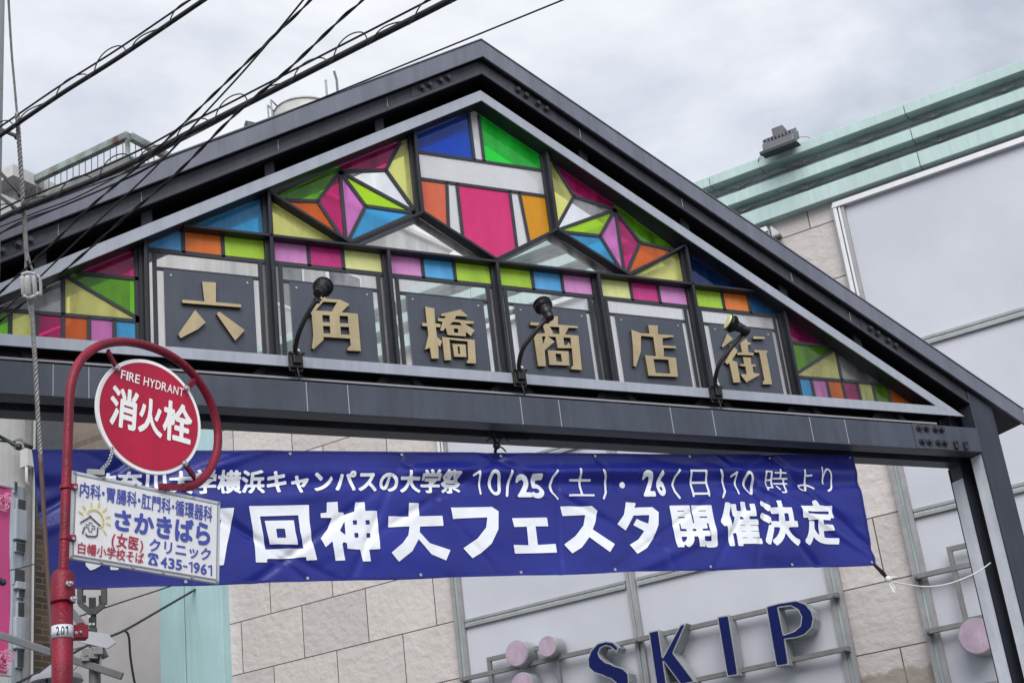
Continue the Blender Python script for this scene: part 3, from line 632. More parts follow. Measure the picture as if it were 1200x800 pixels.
# ================================================================== SPOTLIGHTS ON THE SILL
def spotlight(label, basepx, arm, head, aim, rot=0):
    b = G(*basepx, -.02); t = thing('spotlight', label, 'spotlight', b, group='spotlights lighting the gate characters')
    a = MB().box(b+(-.045, -.035, -.055), b+(.045, .018, .055)).box(b+(-.05, -.012, -.075), b+(.05, -.004, .06)).box(b+(-.03, -.06, -.03), b+(.03, -.035, .045))
    a.cyl(b+(.048, -.03, .05), (0, -1, 0), .012, .015, 8).cyl(b+(-.048, -.03, .05), (0, -1, 0), .012, .015, 8)
    a.build('clamp', [M['lampblack']], t, .004)
    a = MB().cyl(b+(0, -.045, .05), (0, 0, 1), .022, .02, 14); a.build('collar', [M['white']], t)
    pts = smooth_path([b+(0, -.045, .03)]+[G(*q[:2], q[2]) for q in arm], 8)
    a = MB().tube(pts, .0165, 12); a.build('arm', [M['black']], t)
    a = MB().tube(smooth_path([b+(0, -.03, -.05), b+(.01, -.035, -.13), b+(.03, .0, -.2), b+(.05, .06, -.22)], 6), .006, 6); a.build('power_lead', [M['black']], t)
    h = G(*head[:2], head[2]); ax = np.asarray(aim, float); ax /= np.linalg.norm(ax)
    a = MB().cyl(h-ax*.16, ax, .036, .07, 20, r2=.042).cyl(h-ax*.095, ax, .046, .012, 20).cyl(h-ax*.083, ax, .043, .055, 20, r2=.052).cyl(h-ax*.03, ax, .050, .02, 22, r2=.06)
    shr = lambda mb: setattr(mb, 'v', [h+(p-h)*.8 for p in mb.v]); shr(a)
    hd = a.build('lamp_head', [M['lampblack']], t, .002)
    a = MB(); e1 = np.cross(ax, (0, 0, 1.)); e1 /= np.linalg.norm(e1); e2 = np.cross(ax, e1)
    for k in range(22):
        an = 2*math.pi*k/22; rd = e1*math.cos(an)+e2*math.sin(an); p = h-ax*.02
        a.prism([p+rd*.055+e1*0, p+rd*.088+ax*.035, p+rd*.088+ax*.06, p+rd*.05+ax*.06], np.cross(ax, rd)*.007)
    a.cyl(h+ax*.0, ax, .066, .06, 24, r2=.078)
    shr(a); a.build('cooling_fin', [M['lampblack']], hd)
    a = MB().cyl(h+ax*.058, ax, .088, .014, 28); shr(a); a.build('rim', [M['lampblack']], hd, .002)
    a = MB().cyl(h+ax*.0725, ax, .080, .012, 28, r2=.066); shr(a); a.build('lens', [M['lens']], hd)
    a = MB().box(pts[-1]-(.016, .016, .03), pts[-1]+(.016, .016, .022)).cyl(pts[-1]-(.03, 0, 0.005), (1, 0, 0), .008, .06, 8); a.build('knuckle', [M['lampblack']], t, .003)
    return t
def view_aim(px, py, sx, sy, depth):
    """direction pointing (sx right, sy up) across the picture and depth away"""
    return RGT*sx+UPV*sy+FWD*depth
spotlight('black spotlight seen from behind, arched before the second gold character', (346, 424), [(346, 408, -.10), (351, 388, -.2), (362, 365, -.29), (372, 350, -.34)], (377, 338, -.30), view_aim(0, 0, .12, .30, 1.))
spotlight('black spotlight pointing up and left before the fourth gold character', (608, 443), [(608, 428, -.10), (613, 408, -.2), (628, 388, -.29), (640, 374, -.34)], (638, 361, -.32), view_aim(0, 0, -.42, .75, .9))
spotlight('black spotlight with pale yellow lens showing, before the last gold character', (838, 462), [(838, 446, -.10), (843, 427, -.2), (858, 406, -.29), (872, 390, -.34)], (861, 381, -.36), view_aim(0, 0, -.9, .42, -.10))

# ================================================================== SHOP BUILDING with the letters
shop = thing('shop_building', 'stone clad shop building with mint cornice, grey sign panels and mint corner pier', 'building', FQ, FY, local=True)
S0, S1 = -11.31, 16.0
def panel_frame(mb, s0, s1, z0, z1, w, d0, d1, mi=0):
    for q in (z0, z1): mb.box((s0-w/2, d0, q-w/2), (s1+w/2, d1, q+w/2), mi)
    for q in (s0, s1): mb.box((q-w/2, d0+.001, z0+w/2), (q+w/2, d1-.001, z1-w/2), mi)
a = MB().box((-10.15, 0, 0), (-1.56, 14, 9.62)); a.build('stone_wall', [M['stone']], shop)
a = MB().box((-1.56, -.004, 0), (-.62, 13.9, 9.621)); a.build('stone_pillar', [M['stonepillar']], shop)
a = MB().box((-.62, .004, 0), (S1, 13.8, 9.622)); a.build('stone_wall', [M['stone']], shop)
a = MB().box((S0, -.16, 0), (-10.845, 1.5, 9.45)).box((-10.825, -.16, 0), (-10.15, 1.5, 9.45)); a.box((S0+.05, -.1, 0), (-10.2, 1.4, 9.42)); pier = a.build('corner_pier', [M['mint']], shop, .006)
a = MB().box((S0+.001, 1.5, 0), (-10.15, 14, 9.6)); a.build('side_wall', [M['greywall']], shop)
# cornice: three mint bands with grooves carrying cable clips
cor = MB()
segs = [S0-.1]
for q in (-9.2, -5.6, -2.0+1.0*0-0, .488, 4.0, 7.6, 11.2, 14.8): segs.append(q)
segs.append(S1)
CZ = [(FC(1083.5, 193, .14)[1], FC(1077, 177, .14)[1], .14), (FC(1073.5, 162, .20)[1], FC(1068.5, 150, .20)[1], .20), (FC(1065, 132, .26)[1], FC(1061.5, 121, .26)[1], .26)]
for zb, zt, out_ in CZ:
    for p, q in zip(segs[:-1], segs[1:]): cor.box((p+.004, -out_, zb), (q-.004, .3, zt))
co_ = cor.build('cornice', [M['mintroof']], shop, .008)
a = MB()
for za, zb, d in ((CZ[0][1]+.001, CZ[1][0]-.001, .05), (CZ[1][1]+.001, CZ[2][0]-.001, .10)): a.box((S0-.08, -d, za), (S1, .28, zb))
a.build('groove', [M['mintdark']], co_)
a = MB()
for zz, d in (((CZ[0][1]+CZ[1][0])/2, .075), ((CZ[1][1]+CZ[2][0])/2, .125)):
    a.tube([(S0, -d, zz), (S1, -d, zz)], .010, 6)
    for q in np.arange(S0+.6, S1, .82): a.box((q-.025, -d-.02, zz-.015), (q+.025, -d+.03, zz+.03)); a.tube([(q-.25, -d-.01, zz+.05), (q, -d-.03, zz-.02), (q+.22, -d-.01, zz+.03)], .006, 5)
a.build('cable_run', [M['railgrey']], co_)
a = MB().box((S0-.05, .3, 9.9), (S1, 14, 10.05)); a.build('roof', [M['greywall']], shop)
# sign panels
def panel_bank(s0, s1, splits, zs, ztop, zbot=0.6):
    bank = MB().box((s0, -.05, zbot), (s1, -.005, ztop)).build('sign_panel', [M['panel']], shop)
    tr = MB(); wh = MB()
    for q in [s0]+splits+[s1]:
        w_ = .075 if q in (s0, s1) else .055
        tr.box((q-w_, -.095, zbot), (q-w_*.28, -.05, ztop-.02)); tr.box((q+w_*.28, -.095, zbot), (q+w_, -.05, ztop-.02)); tr.box((q-w_*.27, -.075, zbot), (q+w_*.27, -.05, ztop-.02), 1)
    for z in zs:
        for p, q in zip([s0]+splits, splits+[s1]):
            for k, (za, zb, dd) in enumerate(((-.05, -.018, .09), (-.016, .014, .075), (.016, .048, .085))): tr.box((p+.08, -dd, z+za), (q-.08, -.05, z+zb), 1 if k == 1 else 0)
    wh.box((s0-.06, -.12, ztop-.045), (s1+.06, -.051, ztop-.005)); wh.box((s0-.05, -.105, ztop+.0), (s1+.05, -.051, ztop+.03))
    wh.box((s0-.055, -.115, 6.9), (s0-.01, -.096, ztop-.05)); wh.box((s0+.005, -.107, 6.9), (s0+.03, -.096, ztop-.05))
    tr.build('track', [M['track'], M['mintdark']], bank); wh.build('top_trim', [M['whitetrack']], bank, .004)
panel_bank(-6.36, -1.50, [-3.93], [3.62, 5.545, 7.41], 9.36)
panel_bank(-.56, S1-.5, [4.3, 9.2], [3.62, 5.545, 7.41], 9.36)
# rails that carry the letters
def rails(s0, s1, name, label):
    t = MB()
    for z in (4.855, 4.27):
        t.box((s0, -.20, z-.025), (s1, -.145, z+.025))
        for q in (s0+.03, (s0+s1)/2, s1-.03): t.box((q-.03, -.146, z-.03), (q+.03, -.094, z+.03)); t.cyl((q, -.2, z), (0, -1, 0), .014, .012, 8)
    return t
t = rails(-6.36, -1.46, '', ''); 
panel_frame(t, -5.93, -4.99, 4.3, 5.02, .05, -.195, -.15)
lr = t.build('letter_rail', [M['railgrey']], shop)
t = rails(-.60, 3.0, '', ''); panel_frame(t, -.17, .55, 4.3, 5.06, .05, -.195, -.15); t.build('letter_rail', [M['railgrey']], shop)
# letters
FO = .30
def letter(name, loops, label):
    vs, fs, nz = fill_loops(loops, .20)
    c = np.mean(np.array(loops[0]), 0)
    t = thing(name, label, 'sign letter', FQ+UDIR*c[0]-NDIR*FO+np.array([0, 0, c[1]]), FY, group='raised letters on the sign panels', local=True)
    a = MB(); a.v = [np.array((x-c[0], .20-z, y-c[1])) for x, y, z in vs]; a.f = fs; a.mi = [0]*len(fs); a.sm = [False]*len(fs)
    a.build('letter_return', [M['letterside']], t)
    seg = loops_to_seg(loops); v2, f2 = sdf_mesh(seg, .014, -.013)
    a = MB(); a.add([(x-c[0], -.004, y-c[1]) for x, y in v2], f2); a.build('letter_face', [M['navy']], t)
    return t
fc = lambda l: [tuple(FC(x, y, FO)) for x, y in l]
c = crop(820, 680, 6.)
pP = fc(c([(465, 180), (560, 155), (680, 137), (745, 160), (790, 215), (803, 265), (790, 330), (740, 380), (680, 402), (600, 412), (628, 590), (537, 602)]))
pPh = fc(c([(552, 190), (640, 178), (690, 205), (714, 255), (706, 315), (665, 352), (590, 378)]))
ph = FC(897.5, 710, FO)[1]-FC(909.5, 780, FO)[1]
letter('letter_p', [pP, pPh], 'navy raised letter P in grey edging, last and rightmost of the sign word')
letter('letter_i', [fc(c([(122, 254), (204, 240), (272, 662), (192, 674)]))], 'navy raised letter I, a plain upright bar in grey edging')
c = crop(660, 680, 6.)
kz = FC(760, 740, FO)[1]; kx = FC(760, 740, FO)[0]; kb = kz-ph
k1, k2, k3, k4, k5, k6 = [FC(*q, FO) for q in c([(672, 350), (706, 548), (824, 308), (866, 298), (774, 506), (930, 712)])]
wst = k1[0]-kx
tl_ = FC(*c([(820, 720)])[0], FO)
e6 = np.array([k6[0], k6[1]]); dirl = e6-k5; dirl /= abs(dirl[1]); kr = e6+dirl*(e6[1]-kb)
dl2 = tl_-k2; dl2 /= abs(dl2[1]); kl = tl_+dl2*(tl_[1]-kb)
letter('letter_k', [[(kx, kz), (kx+wst, kz), (kx+wst, k2[1]+.02), tuple(k3), tuple(k4), tuple(k5), tuple(kr), tuple(kl), (kx+wst, k2[1]-.03), (kx+wst, kb), (kx, kb)]], 'navy raised letter K with two slanting arms in grey edging')
# S: upper half traced, the lower half is its half-turn
su = [FC(*q, FO) for q in c([(392, 470), (350, 430), (300, 424), (240, 440), (195, 490), (172, 550), (178, 610), (215, 645), (285, 668)])]
sl = [FC(*q, FO) for q in c([(352, 586), (300, 572), (262, 540), (248, 510), (262, 474), (300, 456), (340, 470), (375, 505)])]
scn = np.array([np.mean([FC(*c([(318, 640)])[0], FO)[0]]), kz-ph/2+.0])
upper = su+[]; rotp = lambda p: 2*scn-p
S_ = [tuple(p) for p in su]+[tuple(rotp(p)) for p in sl]+[tuple(rotp(p)) for p in su]+[tuple(p) for p in sl]
letter('letter_s', [S_], 'navy raised curved letter S beside the pink discs')
# discs of the sign's emblem
def disc(px, py, r, label, off=.34):
    s, z = FC(px, py, off); b = FQ+UDIR*s-NDIR*off+np.array([0, 0, z])
    t = thing('sign_disc', label, 'sign disc', b, FY, group='pink drum discs of the sign emblem', local=True)
    MB().cyl((0, 0, 0), (0, 1, 0), r, .24, 40).build('drum', [M['letterside']], t, .004)
    MB().cyl((0, -.002, 0), (0, -1, 0), r*.93, .006, 40).build('disc_face', [M['pinkdisc']], t)
    MB().box((-.03, .24, -.03), (.03, .26, .03)).build('bracket', [M['railgrey']], t)
disc(605.5, 765, .158, 'large pale pink drum disc at the left end of the sign rail')
disc(641.5, 757, .125, 'small pale pink drum disc with nothing below it, left of the letter S')
disc(612, 802, .15, 'pale pink drum disc hanging lowest under the large one')
disc(1144, 745, .185, 'pale pink drum disc close beside the gate post')
# floodlight on the cornice
s, z = FC(916, 170, .34); b = FQ+UDIR*s-NDIR*.34+np.array([0, 0, z])
t = thing('floodlight', 'grey rectangular floodlight fixed on top of the mint cornice', 'floodlight', b, FY, local=True)
a = MB().prism([(-.20, -.15, -.10), (.20, -.15, -.10), (.20, .12, .06), (-.20, .12, .06)], (0, .02, .13)); fl = a.build('housing', [M['greymetal']], t, .012)
a = MB()
for q in np.arange(-.18, .19, .045): a.prism([(q-.008, -.12, .04), (q+.008, -.12, .04), (q+.008, .10, .17), (q-.008, .10, .17)], (0, .01, .05))
a.box((-.07, -.05, .1), (.07, .1, .23)); a.build('cooling_fin', [M['greymetal']], fl)
a = MB().box((-.23, -.19, -.125), (.23, -.13, -.09)).box((-.23, -.16, -.10), (.23, .0, -.09)); a.build('visor', [M['darkmetal']], fl)
a = MB().tube(smooth_path([(-.2, .1, 0), (-.32, .06, -.02), (-.36, .12, -.12), (-.30, .22, -.22), (-.24, .2, -.45), (-.16, .3, -.62)], 6), .005, 6).tube(smooth_path([(-.1, .1, -.05), (-.06, .2, -.2), (.0, .24, -.5), (.04, .3, -.6)], 5), .004, 6).tube(smooth_path([(.2, .05, .05), (.3, .2, .06), (.26, .3, -.1)], 5), .004, 6)
a.build('power_lead', [M['railgrey']], t)
MB().box((-.12, .14, -.02), (-.08, .4, .02)).box((.08, .14, -.02), (.12, .4, .02)).build('bracket', [M['railgrey']], t)
s, z = FC(907, 272, .12); b = FQ+UDIR*s-NDIR*.12+np.array([0, 0, z])
t = thing('wall_lamp', 'small white wall lamp on stone just below the cornice', 'lamp', b, FY, local=True)
MB().prism([(-.035, 0, -.05), (.05, 0, -.05), (.05, 0, -.01), (-.02, 0, .09), (-.035, 0, .09)], (0, .12, 0)).build('housing', [M['insul']], t, .004); MB().box((-.02, -.02, -.075), (.07, .06, -.05)).build('visor', [M['railgrey']], t)

# ================================================================== BUILDINGS BEYOND
# long brick building further down the street, with a roof railing
d0 = D_(154, 500, 27.); 
def FB(px, py): p = on_plane(px, py, d0, NDIR); return np.array([np.dot(p-d0, UDIR), p[2]])
bb = thing('brick_building', 'brown brick building with rusty mint roof railing, behind the left of the gate', 'building', (d0[0], d0[1], 0), FY, local=True)
ztop = FB(150, 196)[1]; zr = FB(150, 155)[1]; zg = FB(120, 585)[1]
a = MB().box((-14, 0, zg), (0, 9, ztop)); wl = a.build('wall', [M['brickup']], bb)
a = MB().box((-14, .02, 0), (8, 9.02, zg-.01)); a.box((.0, 0.02, zg), (.02, 8.9, ztop-.3)); a.build('rendered_wall', [M['greywall']], bb)
a = MB().box((-14.1, -.12, ztop), (.12, 9.1, ztop+.14)); a.build('roof', [M['railgrey']], bb)
for k, (q0, q1) in enumerate(((-12, -10.8), (-9, -7.8), (-5.6, -4.4), (-2.6, -1.5))):
    for zz in (zg+.8, zg+3.6):
        wn = MB().box((q0, -.03, zz), (q1, .0, zz+1.5)).build('window', [M['whitetrack']], bb); MB().box((q0+.06, -.04, zz+.06), (q1-.06, -.03, zz+1.44)).build('pane', [M['darkwin']], wn)
# railing: one thing on the roof
rt = thing('roof_railing', 'rusty mint green railing round the edge of the roof', 'railing', (d0[0], d0[1], ztop+.14), FY, local=True)
h = zr-ztop-.14
a = MB().box((-13.9, -.06, h-.15), (.04, .06, h)).box((-.02, .06, h-.15), (.10, 9, h)); a.build('top_rail', [M['rustgreen']], rt, .008)
a = MB().box((-13.9, -.03, .08), (.0, .03, .13)).box((.0, .03, .08), (.06, 9, .13)); a.build('bottom_rail', [M['rustgreen']], rt)
a = MB()
for q in np.arange(-13.8, -.1, .165): a.box((q-.007, -.007, .1), (q+.007, .007, h-.1))
for q in np.arange(.2, 9, .165): a.box((.03-.007, q-.007, .1), (.03+.007, q+.007, h-.1))
o = a.build('baluster', [M['railgrey']], rt); o['kind'] = 'stuff'
for q in (-13.8, -9.2, -4.62, 0.02): MB().box((q-.035, -.035, -.001), (q+.035, .035, h-.1)).build('railing_post', [M['rustgreen']], rt)
# roof hut seen past the railing
ph_ = D_(17, 232, 31.); ht = thing('roof_hut', 'pale grey roof hut with slab roof behind the railing', 'hut', (ph_[0], ph_[1], ztop+.15), FY, local=True)
zh = on_plane(17, 207, ph_, NDIR)[2]-ztop-.15
MB().box((-3.2, 0, 0), (0, 3, zh-.25)).build('wall', [M['concrete2']], ht); MB().box((-3.5, -.35, zh-.25), (.35, 3.2, zh)).build('roof', [M['creamwall']], ht)
MB().box((-1.6, -.02, .1), (-.8, 0, zh-.6)).build('door', [M['bluewall']], ht)
# concrete parapet building behind
hd_ = ray(1998, 954); hd_[2] = 0; hd_ /= np.linalg.norm(hd_); hn = np.array([hd_[1], -hd_[0], 0.])
pq = D_(526.5, 293.5, 33.); az = math.atan2(hd_[1], hd_[0])
pb = thing('concrete_building', 'stained pale concrete building whose parapet shows under the stained glass diamond', 'building', (pq[0], pq[1], 0), az, local=True)
zp = pq[2]; lf = -np.dot(on_plane(262, 170, pq, hn)-pq, hd_)
MB().box((-lf, 0, 0), (0, 10, zp-.02)).build('wall', [M['concrete']], pb)
MB().box((-lf-.06, -.07, zp-.02), (.06, 10, zp+.07)).build('parapet', [M['greywall']], pb)
for k in range(5):
    q = -lf+.9+k*1.65
    if q < -.9:
        for zz in (zp-2.9, zp-5.9): wn = MB().box((q, -.04, zz), (q+1.0, 0, zz+1.3)).build('window', [M['whitetrack']], pb); MB().box((q+.06, -.05, zz+.06), (q+.94, -.04, zz+1.24)).build('pane', [M['darkwin']], wn)
# water tank, duct and vent pipes on that roof
tp = D_(357, 138, 36.); tb = thing('water_tank', 'domed grey water tank with side ladder on roof behind the gate', 'water tank', (tp[0], tp[1], zp+.05), 0, local=True)
pxm = FPX/36.; tz = tp[2]-zp
MB().cyl((0, 0, 0), (0, 0, 1), .72, tz+.05, 32).build('tank_body', [M['tank']], tb)
a = MB().cyl((0, 0, tz+.05), (0, 0, 1), .75, .10, 32, r2=.66).cyl((0, 0, tz+.15), (0, 0, 1), .66, .10, 32, r2=.40).cyl((0, 0, tz+.25), (0, 0, 1), .40, .05, 32, r2=.1); a.build('lid', [M['tank']], tb)
MB().cyl((-.05, 0, tz+.28), (0, 0, 1), .07, .10, 14).build('vent', [M['darkmetal']], tb)
a = MB()
for q in (-.12, .12): a.tube([(-.74, q, 0), (-.86, q, tz+.22), (-.70, q, tz+.06)], .022, 6)
for zz in np.arange(.3, tz, .3): a.tube([(-.80, -.12, zz), (-.80, .12, zz)], .015, 5)
a.build('ladder', [M['steel']], tb)
dp = D_(294, 149, 35.); t = thing('roof_duct', 'short grey roof duct with dark mouth left of the water tank', 'duct', dp, .4)
a = MB().tube([dp+RGT*-.1, dp+RGT*1.2+UPV*.05], .11, 16); a.build('pipe', [M['tank']], t); MB().tube([dp-RGT*.14, dp+RGT*.1], .125, 16).build('mouth', [M['darkmetal']], t)
MB().tube([dp+RGT*.02, np.array([*(dp+RGT*.02)[:2], zp+.07])], .06, 8).build('stand', [M['darkmetal']], t)
for (x0, y0, x1, y1, bend, lab) in ((380, 80, 383.5, 118, 0, 'straight thin vent pipe beside the water tank'), (391, 82, 396, 112, 1, 'thin vent pipe with bent top beside the water tank')):
    p1 = D_(x1, y1, 36); p0 = D_(x0+4, y0+4, 36); t = MB().tube([np.array([p1[0], p1[1], zp]), np.array([p1[0], p1[1], p0[2]])]+([D_(x0, y0, 36)] if bend else []), .032, 8)
    tag(t.build('vent_pipe', [M['steel']], origin=(p1[0], p1[1], zp)), lab, 'pipe')
# grey tiled building seen through the left panes
gq = D_(308, 400, 40.); gb = thing('tiled_building', 'grey tiled building seen through the left panes of the gate', 'building', (gq[0], gq[1], 0), FY, local=True)
zt_ = on_plane(200, 262, gq, NDIR)[2]
MB().box((-22, 0, 0), (0, 10, zt_)).build('wall', [M['tile']], gb)
for k in range(4):
    for j in range(2): q = -3-k*4.2; zz = zt_-3-j*3.2; wn = MB().box((q, -.05, zz), (q+1.3, 0, zz+1.6)).build('window', [M['whitetrack']], gb); MB().box((q+.08, -.06, zz+.08), (q+1.22, -.05, zz+1.52)).build('pane', [M['darkwin']], wn)
MB().box((-2.6, -.35, 0), (-2.2, 0, zt_)).build('downpipe', [M['creamwall']], gb)
# white building at the far left, its end wall facing the street
wq = D_(32.5, 650, 20.); wa = math.atan2(NDIR[1], NDIR[0])
def FW(px, py, off=0.): p = on_plane(px, py, wq-UDIR*(-off), UDIR); return np.array([np.dot(p-wq, NDIR), p[2]])
wb = thing('white_building', 'cream walled building with stacked small balconies at the left edge', 'building', (wq[0], wq[1], 0), wa, local=True)
zc = FW(20, 470)[1]
MB().box((-6, .06, 0), (0, 8, zc+3)).build('wall', [M['creamwall']], wb)
def wbox(mb, x0, y0, x1, y1, d0_, d1_):
    p, q = FW(x0, y1), FW(x1, y0); return mb.box((p[0], d0_, p[1]), (q[0], d1_, q[1]))
bw = wbox(MB(), 12.5, 572, 31.5, 830, .0, .06).build('stair_panel', [M['bluewall']], wb)
for (x0, y0, x1, y1) in ((14, 565, 18.5, 577), (18, 586, 28, 600), (16, 637, 28, 646), (14, 668, 29, 684), (19, 690, 28, 700), (18, 706, 28, 725), (17, 762, 28, 782)):
    wn = wbox(MB(), x0, y0, x1, y1, -.035, .0).build('window', [M['bluewall']], wb); wbox(MB(), x0+1, y0+1, x1-1, y1-1, -.045, -.035).build('pane', [M['darkwin']], wn)
for (x0, y0, x1, y1) in ((14, 600, 29, 632), (15, 684, 30, 690), (14, 725, 29, 760)):
    wbox(MB(), x0, y0, x1, y1, -.07, -.0).build('balcony', [M['bluewall']], wb, .01)
for x0, x1, mk in ((26.5, 28.6, 'railgrey'), (30.6, 32.6, 'creamwall'), (33.4, 34.6, 'darkmetal')):
    p0 = FW(x0, 640); MB().box((p0[0], -.12, 0), (FW(x1, 640)[0], -.02, zc+2.5)).build('downpipe', [M[mk]], wb)
a = MB(); p = FW(21, 541); a.box((p[0]-.02, -.2, p[1]-.1), (p[0]+.10, -.06, p[1]+.14)); a.tube([(p[0]+.0, -.16, p[1]-.08), (p[0], -.16, p[1]-.3), (p[0]+.04, -.16, p[1]-.36)], .02, 6); a.build('meter_box', [M['creamwall']], wb)
# brown brick pier beside it
bq = D_(50, 650, 21.)
bp = thing('brick_pier', 'narrow brown brick wall end between cream building and red pole', 'wall', (bq[0], bq[1], 0), wa, local=True)
def FP(px, py): p = on_plane(px, py, bq, UDIR); return np.array([np.dot(p-bq, NDIR), p[2]])
MB().box((FP(32.8, 700)[0], 0, 0), (FP(68, 700)[0], 5, FP(40, 548)[1])).build('wall', [M['brick']], bp)
# pink vertical banner at the left edge
kq = D_(3, 680, 15.); x0, z1 = on_plane(-40, 568, kq, UDIR), on_plane(6, 568, kq, UDIR)
def FK(px, py): p = on_plane(px, py, kq, UDIR); return np.array([np.dot(p-kq, NDIR), p[2]])
t = thing('pink_banner', 'tall pink cloth banner printed with pale roses at the left edge', 'banner', (kq[0], kq[1], FK(0, 790)[1]), wa, local=True)
zb_ = FK(0, 790)[1]; a = MB(); xa, xb = FK(-46, 680)[0], FK(11.5, 680)[0]; za, zz = 0, FK(0, 568)[1]-zb_
nn = 14
for j in range(nn):
    for i in range(3): pass
vs = [(xa+(xb-xa)*i/6, .015*math.sin(i*1.3+j*.6), za+(zz-za)*j/nn) for j in range(nn+1) for i in range(7)]
a.add(vs, [(j*7+i, j*7+i+1, (j+1)*7+i+1, (j+1)*7+i) for j in range(nn) for i in range(6)], 0, True); a.build('cloth', [M['pink']], t)
a = MB()
for (px, py, r0) in ((2, 590, .085), (8, 584, .05), (3, 775, .10), (9, 768, .06)):
    cx, cz = FK(px, py)
    for k in range(4):
        r = r0*(1-k*.23); pts = [(cx+r*math.cos(q+k)*(1+.12*math.sin(3*q)), -.025, cz-zb_+r*math.sin(q+k)*(1+.1*math.cos(2*q))) for q in np.linspace(0, 5.2, 20)]
        a.tube(pts, .005, 5)
a.build('rose_print', [M['pinkpale']], t)
a = MB().tube([(xa-.05, 0, zz), (xb+.03, 0, zz)], .014, 8).tube([(xa-.05, 0, za), (xb+.03, 0, za)], .014, 8).tube([(xa, .08, -zb_), (xa, .08, zz)], .03, 8); a.build('banner_pole', [M['whitetrack']], t)

# ================================================================== BLUE FESTIVAL BANNER UNDER THE BEAM
BY = .15
bTL, bTR, bBL, bBR = G(37.5, 526, BY), G(1000, 533, BY), G(57, 690, BY), G(1026, 662, BY)
def wave(p):
    """creases and belly of the hung vinyl: offset across the street at a point of the banner"""
    x, z = p[0], p[2]
    u = (x-bTL[0])/(bTR[0]-bTL[0]); zt = bTL[2]+(bTR[2]-bTL[2])*u; v = (zt-z)/.93
    d = .020*math.sin(x*1.7+.6)*math.sin(min(1, max(0, v))*math.pi)
    for (cx_, cz_, ang, wd, am) in CREASE:
        q = (x-cx_)*math.sin(ang)+(zt-z-cz_)*math.cos(ang); r = (x-cx_)*math.cos(ang)-(zt-z-cz_)*math.sin(ang)
        d += 1.15*am*math.exp(-(q/wd)**2)*math.exp(-(r/1.0)**2)
    d += .0045*math.sin(9*v+2.2*x+1.5*math.sin(2.3*x))+.003*math.sin(17*v-4*x+math.sin(5*x))
    d += .010*math.sin(v*7.5+.5)*math.exp(-((u-.03)/.12)**2) + .004*math.sin(v*9)*math.exp(-((u-.97)/.10)**2)
    d -= .030*math.exp(-((v-.16)/.05)**2)*(.5+.5*math.sin(x*.9+1))-.022*math.exp(-((v-.26)/.06)**2)
    return d
CREASE = [(-2.9, .12, .55, .03, .03), (-2.6, .25, .35, .04, -.025), (-.15, .05, -.5, .03, .018), (-.15, .05, .5, .03, .018), (2.55, .22, -.75, .03, .022), (2.4, .40, -.55, .03, -.016), (2.1, .62, 1.2, .026, .008), (-1.2, .6, 1.1, .026, .008), (1.75, .72, .9, .024, .008), (-2.2, .5, -.5, .026, .010), (.9, .35, -1.0, .026, .007), (1.45, .48, .5, .022, .006), (-.4, .7, -.9, .024, .007), (2.4, .7, -.9, .03, .014), (-1.8, .75, .6, .03, .012), (-2.0, .62, -.7, .025, .010), (1.2, .8, .35, .05, -.016), (.3, .55, 1.45, .02, .007), (2.1, .3, -.3, .05, .015), (-.9, .2, .15, .05, -.014)]
nx, nz = 420, 72
ban = thing('festival_banner', 'wide blue vinyl banner with white Japanese lettering hung under the gate beam', 'banner', (bTL+bTR)/2)
vs = []
for j in range(nz+1):
    for i in range(nx+1):
        u, v = i/nx, j/nz; p = (bTL*(1-u)+bTR*u)*(1-v)+(bBL*(1-u)+bBR*u)*v
        p = p+np.array([0, 0, -.012*abs(math.sin(u*math.pi*2))*(1-v)+.006*math.sin(u*31)*v*v])
        p[1] += wave(p); vs.append(p)
fs = [(j*(nx+1)+i, j*(nx+1)+i+1, (j+1)*(nx+1)+i+1, (j+1)*(nx+1)+i) for j in range(nz) for i in range(nx)]
a = MB().add(vs, fs, 0, True); cloth = a.build('cloth', [M['banner']], ban)
def onb(p): p = np.array(p, float); p[1] = BY+wave(p)-.0065; return p
def pxq(x0, y0, x1, y1):
    sh = (((x0+x1)/2)-85)/((y0+y1)/2+3777)*(y1-y0)*(1 if x1-x0 > 14 else .45); return [G(x0, y0, BY), G(x1-sh, y0, BY), G(x0+sh, y1, BY), G(x1, y1, BY)]
a = MB()
text_on(a, '神奈川大学横浜キャンパスの大学祭', [G(108, 550.5, BY), G(540.5, 552, BY), G(109, 578.5, BY), G(541, 578, BY)], .028, cell=.04, square=True, place=onb)
for ch, q in (('1', (553, 551, 565, 579.7)), ('0', (571, 551, 589.6, 580)), ('/', (592.8, 551, 600.5, 581)), ('土', (663.7, 549, 698, 580.6)), ('(', (644, 551, 656, 584)), (')', (704, 551, 713.8, 583.8)),
              ('(', (786.5, 551, 798, 583.8)), ('日', (806.4, 551, 832, 582)), (')', (841.3, 551, 850.9, 583.7)), ('1', (854, 552.8, 865.6, 580.3)), ('0', (869.3, 552.8, 885.5, 579.8)), ('時', (893.8, 550.6, 925.6, 578)), ('よ', (931.7, 550.6, 955, 575.5)), ('り', (960.3, 547, 978.3, 576.6))):
    if ch in THIN: thin_on(a, ch, pxq(*q) if ch != '/' else [G(x_, y_, BY) for x_, y_ in ((592, 551), (600.5, 551), (593, 581), (601, 581))], 1. if ch != '1' else .8, onb)
    else: text_on(a, ch, pxq(*q), -.004 if ch in '土日時より' else .004, 'bbox', .03, place=onb)
for ch, q in (('2', (604, 555.3, 624.7, 582)), ('5', (621.5, 555.3, 639.7, 583.4)), ('2', (751, 552, 769.6, 581)), ('6', (767.8, 552, 782, 580.6))):
    text_on(a, ch, pxq(*q), .038, 'bbox', .028, place=onb)
